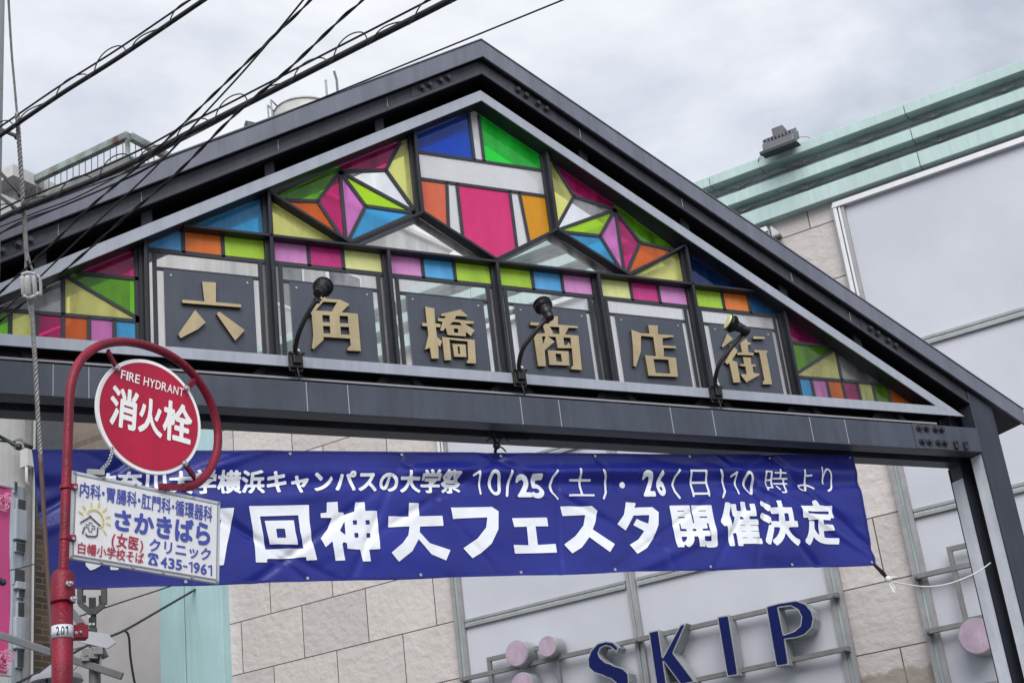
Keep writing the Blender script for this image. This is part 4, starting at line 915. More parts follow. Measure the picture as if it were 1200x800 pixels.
cc = G(731, 567, BY); a.add([onb(cc+np.array([.024*math.cos(q), 0, .024*math.sin(q)])) for q in np.linspace(0, 2*math.pi, 18, endpoint=False)], [tuple(range(18))])
text_on(a, '第', pxq(98, 588, 170, 667), .035, 'bbox', .03, True, place=onb)
for ch, q in (('開', (784.8, 591.8, 841.3, 641.6)), ('催', (839.6, 588.5, 893, 640)), ('決', (885.5, 586.8, 937.7, 639.4)), ('定', (932.8, 586.8, 984, 638.8))):
    text_on(a, ch, pxq(*q), .030, 'bbox', .022, True, place=onb)
def traced(loops, f, cell=4.):
    vs, fs = sdf_mesh(loops_to_seg(loops), cell); o = f([(0, 0), (1, 0), (0, 1)])
    a.add([onb(G(*f([(x, y)])[0], BY)) for x, y in vs], fs)
c1, c2, c3 = crop(240, 530, 5.335), crop(420, 530, 5.335), crop(600, 530, 5.335)
traced([[(272, 338), (645, 332), (650, 440), (665, 560), (697, 675), (632, 678), (628, 656), (385, 668), (385, 690), (315, 690), (308, 540), (290, 440)], [(340, 402), (580, 395), (590, 500), (614, 602), (380, 605), (358, 500)],
        [(370, 430), (552, 427), (560, 500), (578, 580), (405, 575), (385, 500)], [(440, 480), (495, 480), (502, 537), (448, 537)]], c1)
traced([[(755, 318), (822, 314), (828, 378), (862, 378), (866, 392), (930, 372), (934, 316), (992, 314), (996, 370), (1072, 368), (1089, 608), (1020, 612), (1032, 684), (985, 684), (966, 612), (884, 606), (880, 572), (858, 566), (852, 580), (872, 678), (812, 680), (790, 560), (748, 598), (718, 542), (765, 480), (790, 412), (720, 412), (718, 384), (756, 380)],
        [(838, 492), (868, 432), (872, 520), (850, 505)], [(918, 428), (944, 427), (946, 455), (921, 456)], [(997, 427), (1024, 426), (1026, 454), (1000, 455)], [(926, 508), (952, 507), (954, 537), (929, 538)], [(1004, 507), (1030, 506), (1032, 534), (1007, 536)]], c1)
traced([[(-110, 358), (180, 348), (165, 460), (135, 590), (115, 705), (45, 712), (70, 590), (95, 460), (104, 418), (-105, 424)]], c1)
traced([[(308, 320), (373, 320), (376, 402), (520, 398), (528, 460), (380, 465), (378, 500), (440, 570), (570, 612), (542, 678), (450, 640), (370, 545), (330, 620), (248, 686), (200, 630), (270, 570), (306, 520), (315, 465), (182, 470), (182, 402), (312, 402)]], c2)
traced([[(575, 346), (835, 338), (877, 366), (872, 480), (830, 570), (770, 625), (710, 662), (652, 600), (740, 540), (795, 470), (805, 405), (590, 416)]], c2)
traced([[(0, 410), (222, 403), (230, 458), (148, 460), (165, 575), (278, 567), (286, 622), (20, 630), (10, 576), (105, 578), (92, 462), (12, 466)]], c3)
traced([[(308, 333), (505, 330), (542, 360), (530, 430), (512, 475), (645, 570), (612, 622), (488, 525), (440, 590), (380, 628), (330, 572), (400, 520), (455, 450), (466, 385), (322, 392)]], c3)
traced([[(720, 303), (780, 312), (772, 340), (882, 338), (920, 370), (918, 450), (888, 535), (845, 595), (785, 632), (738, 575), (795, 540), (830, 488), (762, 450), (785, 410), (856, 442), (862, 388), (766, 388), (718, 482), (666, 442), (705, 385)]], c3)
a.build('lettering', [M['letterwhite']], ban)
def patch(x0, y0, x1, y1):
    q = pxq(x0, y0, x1, y1); vs = []; n_, m_ = 14, 10
    for j in range(m_+1):
        for i in range(n_+1):
            p = (q[0]*(1-i/n_)+q[1]*i/n_)*(1-j/m_)+(q[2]*(1-i/n_)+q[3]*i/n_)*j/m_; p = onb(p); p[1] += .0035; vs.append(p)
    return MB().add(vs, [(j*(n_+1)+i, j*(n_+1)+i+1, (j+1)*(n_+1)+i+1, (j+1)*(n_+1)+i) for j in range(m_) for i in range(n_)], 0, True)
patch(601, 553, 642, 583).build('date_patch', [M['hem']], ban); patch(748, 549, 784, 580).build('date_patch', [M['hem']], ban)
hm = MB()
for (A_, B_) in ((bTL, bTR), (bBL, bBR), (bTL, bBL), (bTR, bBR)):
    pts = []
    for k in range(61):
        p = A_+(B_-A_)*k/60; ctr = (bTL+bTR+bBL+bBR)/4; dv = np.array([0, 0, -.018 if A_ is bTL and B_ is bTR else .018]) if not (A_ is bTL and B_ is bBL or A_ is bTR and B_ is bBR) else np.array([.02*(1 if A_ is bTL else -1), 0, 0])
        for s_ in (0, 1): q = p+dv*s_; q[1] = BY+wave(q)-.003; pts.append(q)
    hm.add(pts, [(2*k, 2*k+1, 2*k+3, 2*k+2) for k in range(60)], 0, True)
hm.build('hem', [M['hem']], ban)
a = MB()
for u in (.0065, .13, .255, .38, .5, .62, .75, .87, .9935):
    for v in (.025, .975):
        p = (bTL*(1-u)+bTR*u)*(1-v)+(bBL*(1-u)+bBR*u)*v; p[1] = BY+wave(p)-.005; MB().cyl(p, (0, -1, 0), .011, .004, 12).build('grommet', [M['steel']], ban)
# cords that hold it
def cord(name, label, pts, r, m, n=6):
    p = smooth_path(pts, 8); t = MB().tube(p, r, n); o = t.build(name, [M[m]], origin=p[-1]); return tag(o, label, 'cord', 'cords holding the blue banner')
pr_ = G(1024, 661, BY-.01)
t = thing('banner_rope', 'white cord with a torn plastic strip from banner corner to gate post', 'cord', G(1161, 659, .15), group='cords holding the blue banner')
pts = [pr_, G(1034, 672, BY), G(1043, 681, BY), G(1060, 684, BY), G(1085, 687, BY), G(1110, 684, BY), G(1135, 675, BY), G(1150, 667, BY), G(1161, 659, .15)]
MB().tube(smooth_path(pts[2:], 8), .0055, 6).build('cord', [M['rope']], t); MB().tube([pts[0], pts[1], pts[2]], .011, 6).tube([pts[0]+(0, -.012, .0), pts[1]+(.01, -.01, .01), pts[2]], .008, 6).build('dark_loop', [M['black']], t)
a = MB(); p0 = G(1041, 678, BY-.01); 
for k, (dx, dy, w_) in enumerate(((1048, 694, .018), (1050, 690, .012), (1045, 690, .010))):
    q = G(dx, dy, BY-.02-.01*k); a.add([p0+(-w_, 0, .0), p0+(w_, 0, .01), q+(w_*.7, .006*k, 0), q+(-w_*.5, 0, .005)], [(0, 1, 2, 3)])
a.ball(p0, .028, 8); a.tube([p0+(.02, 0, .01), G(1052, 676, BY)], .010, 6); a.build('plastic_strip', [M['rope']], t)
t = thing('banner_rope', 'dark knotted cord holding the middle of the banner to the beam', 'cord', G(582, 515, .15), group='cords holding the blue banner')
a = MB(); kc = G(582, 522, .13)
a.tube([G(580, 530, BY), kc, W(-.17, .14, -.44)], .012, 6).ball(kc, .03, 8); 
for dx, dz in ((-.09, .02), (.09, .03), (-.05, .06), (.06, -.05)): a.tube(smooth_path([kc, kc+(dx*.5, -.02, dz+.03), kc+(dx, -.02, dz)], 5), .006, 5)
a.tube([kc+(-.05, 0, .06), kc+(.28, .02, .07)], .010, 6); a.build('cord', [M['black']], t)
t = thing('banner_rope', 'wire with iron ring and turnbuckle at the upper left banner corner', 'cord', G(22, 521, .15), group='cords holding the blue banner')
rc = G(22, 520.5, .13); a = MB().tube([rc+.032*np.array([math.cos(q), 0, math.sin(q)]) for q in np.linspace(0, 2*math.pi, 20)], .008, 6); a.build('ring', [M['steel']], t)
a = MB().tube([rc+(.03, 0, 0), G(38, 524.5, .14)], .013, 6).tube([G(14, 518, .13), rc+(-.03, 0, .0)], .018, 6).tube([W(-4.43, .14, -.60), G(14, 518, .13)], .006, 6); a.build('turnbuckle', [M['darkmetal']], t)

# ================================================================== FIRE HYDRANT SIGN
HP = D_(176, 487, 7.65)
def H(px, py, off=0.): return on_plane(px, py, HP-UDIR*(-off), UDIR)       # plane of the sign, off = metres towards the viewer
hbase = np.array([*H(73, 745)[:2], 0])
hy = thing('hydrant_sign', 'red fire hydrant sign pole with round red sign and white clinic board', 'sign', hbase)
p800 = H(73, 800); pc = H(73.5, 706)
a = MB().tube([np.array([*p800[:2], 0]), p800, H(73.3, 700)], .0455, 22); base = a.build('lower_pole', [M['red']], hy)
a = MB().tube([H(73.6, 706), H(73.6, 704), H(73.8, 676), H(74, 671), H(74.3, 669)], .05, 22, rs=[.054, .054, .051, .045, .034]); 
a.build('collar', [M['red']], hy)
a = MB()
for q in ((79, 684), (84, 702)): a.cyl(H(*q, .055), UDIR, .013, .012, 8); a.cyl(H(*q, .045), UDIR, .008, .03, 8)
a.build('bolt', [M['steel']], hy)
# thin pole and hoop, one bent tube
hp = [(74.3, 672), (75.4, 640), (76.3, 610), (77.6, 570), (79, 530), (80.5, 490), (81.3, 468), (83.5, 450), (90, 430), (101, 415), (118, 404.5), (140, 400.3), (162, 402.5), (185, 409.5), (205, 420), (222, 434), (237, 453), (248, 475), (254, 497), (255.5, 515), (253, 533), (246, 549.5), (236, 562), (226, 568.5), (214, 571.5)]
a = MB().tube(smooth_path([H(*q) for q in hp], 5), .0225, 16); a.build('hoop', [M['red']], hy)
a = MB()
for q in ((75.6, 640), (81, 480)): pass
a.bar(H(218, 571.5, .02), H(186, 570.5, .02), .012, .028); a.bar(H(218, 570.5, -.01), H(186, 569.5, -.01), .012, .03); a.build('flange', [M['red']], hy, .003)
# disc
R0 = .303
DA = R_(19); DE = np.array([math.cos(DA), math.sin(DA), 0]); DN = np.array([math.sin(DA), -math.cos(DA), 0])
dc = H(175.3, 487.6)
def HD(px, py, off=0.): return on_plane(px, py, dc+DN*off, DN)
ez = np.array([0, 0, 1.])
mbd = MB().cyl(dc+DN*-.012, DN, R0, .014, 72); disc_ = mbd.build('sign_disc', [M['white']], hy, .002)
MB().cyl(dc+DN*.002, DN, R0*.935, .003, 72).build('red_face', [M['redface']], disc_)
def hplace(off): return lambda p: np.asarray(p, float)
TO = .008
def hq(*c): return [(HD if ONDISC else H)(x, y, TO) for x, y in c]
ONDISC = True
a = MB()
def latin(mb, word, quad, wds, bold):
    tl, tr, bl, br = quad; tot = sum(wds); x = 0
    for ch, wd in zip(word, wds):
        if ch != ' ':
            u0, u1 = (x+.07)/tot, (x+wd-.07)/tot; qd = [tl*(1-u0)+tr*u0, tl*(1-u1)+tr*u1, bl*(1-u0)+br*u0, bl*(1-u1)+br*u1]
            if ch in THIN: thin_on(mb, ch, qd, 1.25)
            else: text_on(mb, ch, qd, bold, 'bbox', .03)
        x += wd
latin(a, 'FIRE HYDRANT', hq((142, 432.8), (216.5, 455.3), (140.7, 443.2), (215.5, 464.8)), [.9, .42, 1, .9, .5, 1, 1, 1, 1, 1, 1, .95], .010)
for ch, q in (('消', ((131, 449.5), (163, 459.5), (127, 496.5), (160, 506.5))), ('火', ((163, 462.5), (191, 471.5), (161.5, 505), (190, 514))), ('栓', ((192, 466.5), (226, 477), (190, 513.5), (223.5, 523)))):
    text_on(a, ch, hq(*q), .029, 'bbox', .022)
a.build('sign_lettering', [M['white']], disc_)
for p, q in (((126, 411), (137, 431)), ((230, 444.5), (218.5, 455)), ((228, 559), (216, 543))):
    a = MB(); ab = MB(); a.bar(H(*p, -.004), HD(*q, .008), .014, .03); ab.cyl(HD(*q, .018), DN, .015, .008, 12); ab.ball(HD(*q, .03), .011, 8); a.build('stay', [M['red']], hy, .002); ab.build('stay_bolt', [M['steel']], hy)
# clinic board
pl = [H(83, 551), H(257.7, 588), H(256.2, 684), H(79, 654)]
a = MB().prism([p-UDIR*.015 for p in pl], UDIR*.02); brd = a.build('clinic_board', [M['alu']], hy, .003)
def hb(u, v, off=.007): return (pl[0]*(1-u)+pl[1]*u)*(1-v)+(pl[3]*(1-u)+pl[2]*u)*v+UDIR*off
a = MB().prism([hb(.028, .045, .0045), hb(.972, .045, .0045), hb(.972, .955, .0045), hb(.028, .955, .0045)], UDIR*.003); a.build('board_face', [M['signwhite']], brd)
a = MB(); w_ = .006
for (u0, v0, u1, v1) in ((.026, .042, .974, .042), (.026, .958, .974, .958), (.026, .042, .026, .958), (.974, .042, .974, .958)): a.bar(hb(u0, v0, .006), hb(u1, v1, .006), .006, .006, up=UDIR)
a.build('board_edge', [M['track']], brd)
a = MB()
for u in (.02, .2, .4, .6, .8, .985):
    for v in (.02, .98): a.cyl(hb(u, v, .004), UDIR, .008, .006, 8)
a.build('rivet', [M['track']], brd)
TO = .0105; ONDISC = False
ib = MB(); text_on(ib, '内科・胃腸科・肛門科・循環器科', hq((93.2, 563.2), (249.5, 592.6), (92.3, 581.6), (248.8, 612)), .018, cell=.03)
text_on(ib, 'さかきばら', hq((131.5, 594.5), (249, 611.5), (131, 620.5), (248.5, 641.5)), .040, cell=.026)
text_on(ib, 'クリニック', hq((174.5, 628.8), (249, 642), (173.5, 645.8), (248.3, 657.8)), .024, cell=.03)
latin(ib, '435-1961', hq((188, 651.3), (249.5, 661.8), (187.5, 663.8), (249, 674.6)), [1, 1, 1, .75, .7, 1, 1, .75], .026)
# telephone mark
tq = hq((173.5, 646.5), (186, 649), (173, 660.5), (185.5, 662.8))
def tp_(x, y): return tq[0]*(1-x)*y+tq[1]*x*y+tq[2]*(1-x)*(1-y)+tq[3]*x*(1-y)
vs, fs = sdf_mesh(loops_to_seg([[(0, .70), (.06, .92), (.25, 1), (.75, 1), (.94, .92), (1, .70), (.98, .62), (.76, .62), (.72, .80), (.28, .80), (.24, .62), (.02, .62)],
    [(.36, .74), (.64, .74), (.68, .62), (.82, .42), (.93, .18), (.95, 0), (.05, 0), (.07, .18), (.18, .42), (.32, .62)], [(.5+.16*math.cos(q), .30+.19*math.sin(q)) for q in np.linspace(0, 6.28, 16, endpoint=False)]]), .03)
ib.add([tp_(x, y) for x, y in vs], fs); ib.build('blue_lettering', [M['inkblue']], brd)
ir = MB(); text_on(ir, '白幡小学校そば', hq((90.5, 633.6), (169.3, 647.4), (89.5, 648), (168.5, 661)), .018, cell=.03)
text_on(ir, '(女医)', hq((130.5, 621), (170, 631), (129, 640), (168.8, 646)), .022, cell=.03, widths=[.5, 1, 1, .5]); ir.build('red_lettering', [M['inkred']], brd)
def strokes(lst, w_, m, nm):
    mb = MB()
    for l in lst:
        pts = smooth_path([H(x, y, .0115) for x, y in l], 5) if len(l) > 2 else [H(x, y, .0115) for x, y in l]
        for p, q in zip(pts[:-1], pts[1:]):
            d = q-p; n_ = np.cross(UDIR, d); n_ = n_/np.linalg.norm(n_)*w_/2; e_ = d*.12; mb.add([p-n_-e_, p+n_-e_, q+n_+e_, q-n_+e_], [(0, 1, 2, 3)])
    mb.build(nm, [m], brd)
arc = [(102.5, 601.5), (105, 598.3), (109.5, 597), (114.5, 598.3), (118.7, 602.2), (121, 607.5), (121.3, 612.5), (119.8, 616.5), (116.5, 618)]
strokes([arc]+[[(107.5, 593), (107.3, 588.5)], [(115.2, 593.5), (116.8, 588.5)], [(121.2, 598.8), (124.8, 595.2)], [(124.5, 606), (129, 605)], [(125, 612.5), (129.5, 614.5)], [(121.5, 620.5), (124.5, 625.5)], [(100, 596), (97.2, 592)], [(97, 601.8), (92.5, 598.8)]], .0085, M['inkyellow'], 'sun_mark')
strokes([[(94.3, 612.2), (106.2, 605.2), (106.4, 605.2)], [(106, 605), (116.8, 614.8)], [(99.5, 617), (98, 621), (96.8, 625)], [(100.5, 624.5), (102, 627.3), (107, 628.2), (112.5, 628), (114.2, 625), (114.7, 617.5)]], .0085, M['inkgrey'], 'house_mark')
cr_ = [(104.6, 611.8), (108, 612.5), (107.9, 615.6), (111.3, 616.3), (111.2, 619.6), (107.8, 618.9), (107.7, 622.8), (104.2, 622.1), (104.3, 618.2), (101, 617.5), (101.1, 614.2), (104.5, 614.9)]
strokes([[cr_[i], cr_[(i+1) % 12]] for i in range(12)], .0045, M['inkgrey'], 'cross_mark')
for q in ((76.5, 571, 86.5), (75.8, 631, 84.5)):
    a = MB().tube([H(q[0]+.1, q[1]-2.2), H(q[0], q[1]+2.2)], .0265, 16); a.box(H(q[2], q[1])-(.03, .02, .014), H(q[2], q[1])+(.015, .02, .014)); o = a.build('clamp', [M['red']], hy, .002); MB().cyl(H(q[2]+1, q[1], .02), UDIR, .008, .008, 8).build('screw', [M['steel']], o)
for y in (740.5,):
    a = MB().tube([H(73.1, 733.5), H(73.1, 748.5)], .0475, 22); o = a.build('number_band', [M['alu']], hy)
    a = MB().box(H(86, 741)-(.02, .03, .03), H(86, 741)+(.06, .03, .03)); a.cyl(H(93, 739, .012), UDIR, .035, .02, 20); o2 = a.build('band_lug', [M['red']], hy, .004)
    MB().cyl(H(89, 741, .05), UDIR, .007, .006, 8).cyl(H(94, 740, .045), UDIR, .006, .006, 8).build('screw', [M['steel']], o2)
    a = MB(); axp = H(73.1, 741)
    vdir = (CAM-axp); vdir[2] = 0; vdir /= np.linalg.norm(vdir); sdir = np.array([-vdir[1], vdir[0], 0])
    if np.dot(sdir, RGT) < 0: sdir = -sdir
    def onpole(p):                                # lay flat lettering round the pole: p = (angle along, height)
        return axp+(.0482)*(vdir*math.cos(p[0])+sdir*math.sin(p[0]))+np.array([0, 0, p[1]])
    for ch, c0_ in (('2', -.42), ('0', .02), ('1', .40)):
        hw_ = .17 if ch != '1' else .13
        (thin_on if ch == '1' else text_on)(a, ch, [np.array([c0_-hw_, .019]), np.array([c0_+hw_, .019]), np.array([c0_-hw_, -.019]), np.array([c0_+hw_, -.019])], *((1.5,) if ch == '1' else (.022, 'bbox', .04)), place=onpole)
    a.build('number', [M['inkblack']], o)
# chain hanging from the disc to the board
ch_ = thing('sign_chain', 'short white chain between round red sign and clinic board', 'chain', H(117, 554, .01))
pts = smooth_path([HD(132, 523, .012), H(130.5, 533, .012), H(126.5, 543, .014), H(120.5, 549, .012), H(116.5, 555, .012)], 5); a = MB()
for k in range(len(pts)-1):
    p, q = pts[k], pts[k+1]; d = (q-p); l = np.linalg.norm(d); d /= l; sd_ = np.cross(d, UDIR) if k % 2 else UDIR; m_ = (p+q)/2
    a.tube([m_+d*l*.65*math.cos(t_)+sd_*.009*math.sin(t_) for t_ in np.linspace(0, 2*math.pi, 9)], .0033, 5)
a.build('links', [M['steel']], ch_)
MB().box(H(112, 555)-(.04, .01, .006), H(112, 555)+(.04, .012, .02)).build('hook', [M['track']], ch_)

# ================================================================== UTILITY POLE, GUY WIRE AND OVERHEAD CABLES
up0, up1 = D_(-30, 800, 8.9), D_(-30, 0, 8.9)
ub = on_plane(-3.6, 400, D_(0, 400, 8.9), np.array([FWD[0], FWD[1], 0])/math.hypot(FWD[0], FWD[1]))
hr = RGT*np.array([1, 1, 0]); hr /= np.linalg.norm(hr)
cen = np.array([ub[0], ub[1], 0])-hr*.16
po = thing('utility_pole', 'grey concrete utility pole with step bolts at the left edge', 'pole', cen)
MB().tube([cen, cen+np.array([0, 0, 12.])], .17, 28, rs=[.175, .145]).build('shaft', [M['concretepole']], po)
for (px, py, x2, y2) in ((-3, 199, 24, 227.5), (-3, 228, 22, 247), (-3, 510, 22, 523), (-3, 676, 3.5, 682), (-3, 150, 20, 160)):
    p, q = D_(px, py, 8.85), D_(x2, y2, 8.6); a = MB().tube([p-(q-p)*.25, q], .011, 8); a.ball(q, .02, 8); a.build('step_bolt', [M['darkmetal']], po)
gy = thing('guy_wire', 'steel guy wire with white strain insulator and brown guard slanting down beside the red pole', 'guy wire', np.array([*D_(66, 812, 8.3)[:2], 0]))
gp = [(7, -60), (10, 0), (13.5, 60), (17, 100), (20.5, 140)]
MB().tube(smooth_path([D_(x, y, 8.6) for x, y in gp], 4), .0065, 8).build('strand', [M['galv']], gy)
def strands(pts, r, turns, nm, m, k=3):
    p = smooth_path([D_(x, y, 8.55) for x, y in pts], 24); a = MB(); n = len(p)
    for j in range(k):
        q = []
        for i in range(n):
            d = p[min(i+1, n-1)]-p[max(i-1, 0)]; d /= np.linalg.norm(d); e1 = np.cross(d, FWD); e1 /= np.linalg.norm(e1); e2 = np.cross(d, e1); an = 2*math.pi*(turns*i/n+j/k)
            q.append(p[i]+r*.6*(e1*math.cos(an)+e2*math.sin(an)))
        a.tube(q, r*.62, 6)
    a.build(nm, [M[m]], gy)
strands([(20, 132), (24, 190), (28, 250), (30.5, 290), (32, 306)], .0115, 16, 'wire_grip', 'galv')
a = MB()
for q in (-1, 1): a.tube(smooth_path([D_(31.5+q*.4, 296, 8.55), D_(33+q*2.5, 310, 8.55), D_(35+q*4.5, 322, 8.55), D_(35.5+q*3, 346, 8.55), D_(37+q*.4, 372, 8.55)], 6), .008, 6)
a.build('loop', [M['galv']], gy)
ic = D_(35.5, 334.5, 8.52); a = MB()
vd = D_(37, 360, 8.52)-D_(34, 310, 8.52); vd /= np.linalg.norm(vd); sd2 = np.cross(vd, FWD); sd2 /= np.linalg.norm(sd2)
if np.dot(sd2, RGT) < 0: sd2 = -sd2
for off, w_ in ((-.045, .013), (-.014, .019), (.028, .013)): a.tube([ic+sd2*off-vd*.066, ic+sd2*off-vd*.05, ic+sd2*off+vd*.05, ic+sd2*off+vd*.066], w_, 14, rs=[w_*.7, w_*1.15, w_*1.15, w_*.7])
a.tube(smooth_path([ic-vd*.07+sd2*-.05, ic-vd*.082+sd2*-.01, ic-vd*.07+sd2*.045], 5), .012, 8); a.tube(smooth_path([ic+vd*.06+sd2*-.045, ic+vd*.075, ic+vd*.05+sd2*.055], 5), .014, 8)
a.tube(smooth_path([ic-vd*.07+sd2*.03, ic-vd*.05+sd2*.06, ic+vd*.0+sd2*.066, ic+vd*.07+sd2*.062], 5), .010, 8)
a.v = [ic+(p-ic)*.86 for p in a.v]; a.build('insulator', [M['insul']], gy)
strands([(37, 358), (39, 390), (41.5, 430), (44.5, 490), (47.5, 537)], .0115, 13, 'wire_grip', 'galv')
e_ = [D_(47.3, 532, 8.53), D_(52, 610, 8.48), D_(57.5, 700, 8.42), D_(62.5, 770, 8.36), D_(66, 812, 8.3)]; dd = e_[-1]-e_[-2]
e_.append(e_[-1]+dd*(e_[-1][2]/-dd[2]))
MB().tube(smooth_path(e_, 6), .0125, 10).build('guard', [M['brown']], gy)

def line3(px, d0, d1):
    n = len(px)-1; tot = [0]
    for a_, b_ in zip(px[:-1], px[1:]): tot.append(tot[-1]+math.hypot(b_[0]-a_[0], b_[1]-a_[1]))
    return [D_(x, y, d0+(d1-d0)*t_/tot[-1]) for (x, y), t_ in zip(px, tot)]
def cable(label, px, d0, d1, r, kind='plain', coils=0, up_=1., group='overhead cables crossing from upper right to lower left'):
    r *= .8; pts = smooth_path(line3(px, d0, d1), 14); t = thing('overhead_cable', label, 'cable', pts[0], group=group)
    n = len(pts)
    def frame(i):
        d = pts[min(i+1, n-1)]-pts[max(i-1, 0)]; d /= np.linalg.norm(d); e1 = np.array([0, 0, 1.])-d*d[2]; e1 /= np.linalg.norm(e1); return d, e1, np.cross(d, e1)
    if kind == 'twist':
        L = sum(np.linalg.norm(pts[i+1]-pts[i]) for i in range(n-1)); fine = []
        for i in range(n-1): fine += [pts[i]+(pts[i+1]-pts[i])*k/10 for k in range(10)]
        a = MB(); m = len(fine); s_ = 0
        for ph in (0, math.pi):
            q = []; s_ = 0
            for i in range(m):
                d = fine[min(i+1, m-1)]-fine[max(i-1, 0)]; l = np.linalg.norm(d); d /= l; e1 = np.array([0, 0, 1.])-d*d[2]; e1 /= np.linalg.norm(e1); e2 = np.cross(d, e1); s_ += l/2; an = s_/.34*2*math.pi+ph
                q.append(fine[i]+r*.9*(e1*math.cos(an)+e2*math.sin(an)))
            a.tube(q, r, 6)
        a.build('twisted_pair', [M['cable']], t)
    else:
        MB().tube(pts, r, 10).build('sheath', [M['cable']], t)
    if kind == 'lashed':
        off = .055*up_; mw = []; 
        for i in range(n): d, e1, e2 = frame(i); mw.append(pts[i]+e1*off)
        MB().tube(mw, .0055, 6).build('messenger_wire', [M['cable']], t)
        # loose wrapping wire: long arcs above, tight turns under the bundle
        L = [0]
        for i in range(n-1): L.append(L[-1]+np.linalg.norm(pts[i+1]-pts[i]))
        pitch = L[-1]/coils; a = MB(); q = []
        for s_ in np.arange(0, L[-1], pitch/40):
            i = int(np.searchsorted(L, s_)); i = max(1, min(i, n-1)); f_ = (s_-L[i-1])/(L[i]-L[i-1]); p = pts[i-1]*(1-f_)+pts[i]*f_; d, e1, e2 = frame(i)
            k_ = int(s_/pitch); ph = (s_/pitch) % 1; amp = .06+.035*math.sin(k_*2.1)
            hgt = -r-.010+(r+.010+amp+.015)*max(0., math.sin(min(1., ph/.8)*math.pi))**.75
            q.append(p+e1*hgt*up_+e2*(r+.012)*math.cos(ph*2*math.pi))
        a.tube(q, .0036, 5); a.build('wrapping_wire', [M['cable']], t)
    return t
cable('thick bundled cable with wrapping wire across the upper left corner of the sky', [(-60, 200), (3, 157), (72, 110), (140, 67), (242, -2), (340, -68)], 8.8, 7.4, .0155, 'lashed', 9)
cable('thickest bundled cable with looped wrapping wire, lowest over the gate roof', [(-60, 292), (5, 254), (60, 231), (110, 211), (167, 185), (217, 158), (273, 130), (400, 65), (528, 0), (640, -58)], 8.8, 6.6, .0205, 'lashed', 15)
cable('twisted cable pair running steeply down over the gate roof, upper one', [(400, -48), (364, 0), (313, 50), (277, 85), (213, 147), (167, 190), (105, 243), (65, 282), (30, 315), (0, 343), (-50, 392)], 6.8, 8.9, .0054, 'twist')
cable('twisted cable pair running steeply down over the gate roof, lower one', [(470, -52), (425, 0), (400, 22), (334, 85), (277, 133), (207, 203), (150, 252), (73, 319), (30, 353), (0, 376), (-50, 415)], 6.8, 8.9, .0060, 'twist')
cable('thin single cable between the two twisted pairs', [(372, -20), (300, 67), (240, 133), (178, 200), (112, 262), (70, 302), (25, 345), (-40, 402)], 6.9, 8.9, .0058)
cable('thin wire grazing the upper edge of the gate roof', [(740, -33), (660, 0), (530, 53), (400, 106), (300, 146.5), (200, 184), (150, 209), (60, 247), (0, 273), (-50, 295)], 7.2, 9.0, .0058)
cable('thin sagging wire just under the thickest bundle', [(330, 88), (273, 133), (200, 172), (150, 200), (90, 231), (40, 250), (-40, 282)][::-1], 8.9, 7.6, .005)
cable('second thin wire looping beneath the thickest bundle', [(-40, 300), (20, 262), (70, 243), (120, 222), (160, 203), (190, 186), (217, 160)], 8.9, 7.9, .006)
cable('thin dark wire crossing the white building low at left', [(-40, 679), (20, 666), (32, 663), (70, 652)], 14., 17.5, .008, group='thin wires in front of the far walls')
cable('thin grey wire slanting over the rendered wall', [(92, 722), (140, 706), (195, 688), (240, 672)], 19.5, 22., .012, group='thin wires in front of the far walls')
cable('thick black wire bracketed on the rendered wall under the banner', [(20, 800), (60, 780), (100, 757), (130, 745), (150, 736), (195, 710), (240, 684)], 17.5, 22., .020, group='thin wires in front of the far walls')
cable('drooping black lead down the rendered wall', [(143, 739), (147, 739), (151, 746), (153, 770), (158, 800), (166, 830)], 21.5, 21.5, .020, group='thin wires in front of the far walls')

# ================================================================== SIGN POST AND LANTERN IN THE STREET BEYOND
QD = 14.
qb = D_(111, 770, QD); sp_ = thing('sign_post', 'grey street sign post with blank arrow board and crossing arms behind the red pole', 'sign post', (qb[0], qb[1], 0))
vn = np.array([FWD[0], FWD[1], 0]); vn /= np.linalg.norm(vn)
def Qp(px, py, off=0.): return on_plane(px, py, qb-vn*off, vn)
a = MB().tube([np.array([qb[0], qb[1], 0]), Qp(111, 765), Qp(111, 752)], .052, 16); a.build('post', [M['greymetal']], sp_)
a = MB().prism([Qp(90, 737, .06), Qp(127, 742.5, .06), Qp(135.5, 753, .06), Qp(126, 759.5, .06), Qp(90, 751, .06)], vn*.02); a.build('arrow_board', [M['palegrey']], sp_, .003)
a = MB().bar(Qp(-60, 724, .09), Qp(143.5, 792, .09), .04, .065); a.build('cross_arm', [M['greymetal']], sp_, .006)
a = MB().bar(Qp(80, 712, .02), Qp(103, 740, .02), .04, .06).bar(Qp(100, 740, .0), Qp(118, 757, .0), .05, .05).bar(Qp(117, 757, 0), Qp(123, 770, 0), .06, .06).bar(Qp(80, 762, .03), Qp(106, 755, .03), .012, .015); a.build('brace', [M['greymetal']], sp_, .004)
a = MB()
for k, (x, y) in enumerate(((102, 765), (108, 768), (100, 771), (114, 763))): a.box(Qp(x, y, .1)-(.035, .04, .03), Qp(x, y, .1)+(.04, .04, .035))
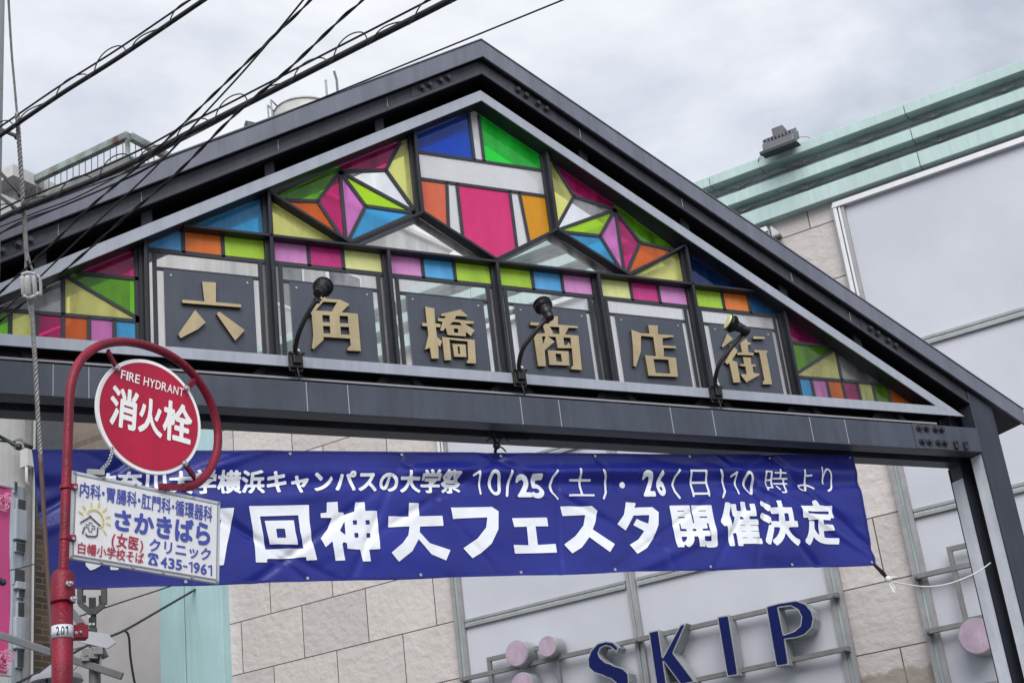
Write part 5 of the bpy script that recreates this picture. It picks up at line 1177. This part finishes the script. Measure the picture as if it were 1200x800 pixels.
a.tube(smooth_path([Qp(117, 765, .08), Qp(118, 775, .08), Qp(116, 784, .08)], 5), .01, 6).tube(smooth_path([Qp(96, 764, .1), Qp(93, 776, .1), Qp(86, 785, .1)], 5), .007, 6); a.build('clamp', [M['track']], sp_, .004)
a = MB(); fr_ = [Qp(x, y) for x, y in ((94, 676), (94, 707), (107, 718), (109, 718), (122, 708), (122, 676))]
for p, q in zip(fr_[:-1], fr_[1:]): a.bar(p, q, .05, .03, up=vn)
a.box(Qp(103.5, 735)-(0, .02, 0), Qp(113.5, 717)+(0, .02, 0)).box(Qp(103.5, 714)-(0, .02, 0), Qp(113, 699)+(0, .02, 0)); a.box(Qp(95, 691)-(0, .02, 0), Qp(121.5, 688)+(0, .02, 0)); a.box(Qp(96.5, 706)-(0, .015, 0), Qp(101, 697)+(0, .015, 0)); a.box(Qp(115.5, 712)-(0, .015, 0), Qp(121, 697)+(0, .015, 0)).bar(Qp(108.5, 735), Qp(110, 752), .06, .06, up=vn); a.build('emblem_frame', [M['darkmetal']], sp_, .003)
a = MB()
for q in ((105, 722), (110, 731), (106, 731)): a.cyl(Qp(*q, .04), -vn, .012, .012, 8)
a.build('screw', [M['steel']], sp_)
lb = D_(66, 795, 12.); ln = thing('street_lantern', 'pale hooded street lantern cut by the lower picture edge', 'street lamp', (lb[0], lb[1], 0))
def Lp(px, py): return on_plane(px, py, lb, vn)
top = Lp(66, 779)[2]
MB().tube([np.array([lb[0], lb[1], 0]), np.array([lb[0], lb[1], top-.42])], .05, 14).build('post', [M['greymetal']], ln)
a = MB().cyl((lb[0], lb[1], top-.13), (0, 0, 1), .20, .05, 28, r2=.18).cyl((lb[0], lb[1], top-.08), (0, 0, 1), .15, .08, 28, r2=.05); a.build('hood', [M['palegrey']], ln, .004)
MB().cyl((lb[0], lb[1], top-.40), (0, 0, 1), .09, .27, 24, r2=.13).build('globe', [M['panel']], ln)
a = MB()
for k in range(5): an = k*1.2566+.3; a.tube([np.array([lb[0]+.16*math.cos(an), lb[1]+.16*math.sin(an), top-.12]), np.array([lb[0]+.10*math.cos(an), lb[1]+.10*math.sin(an), top-.42])], .009, 6)
a.build('cage_bar', [M['darkmetal']], ln)
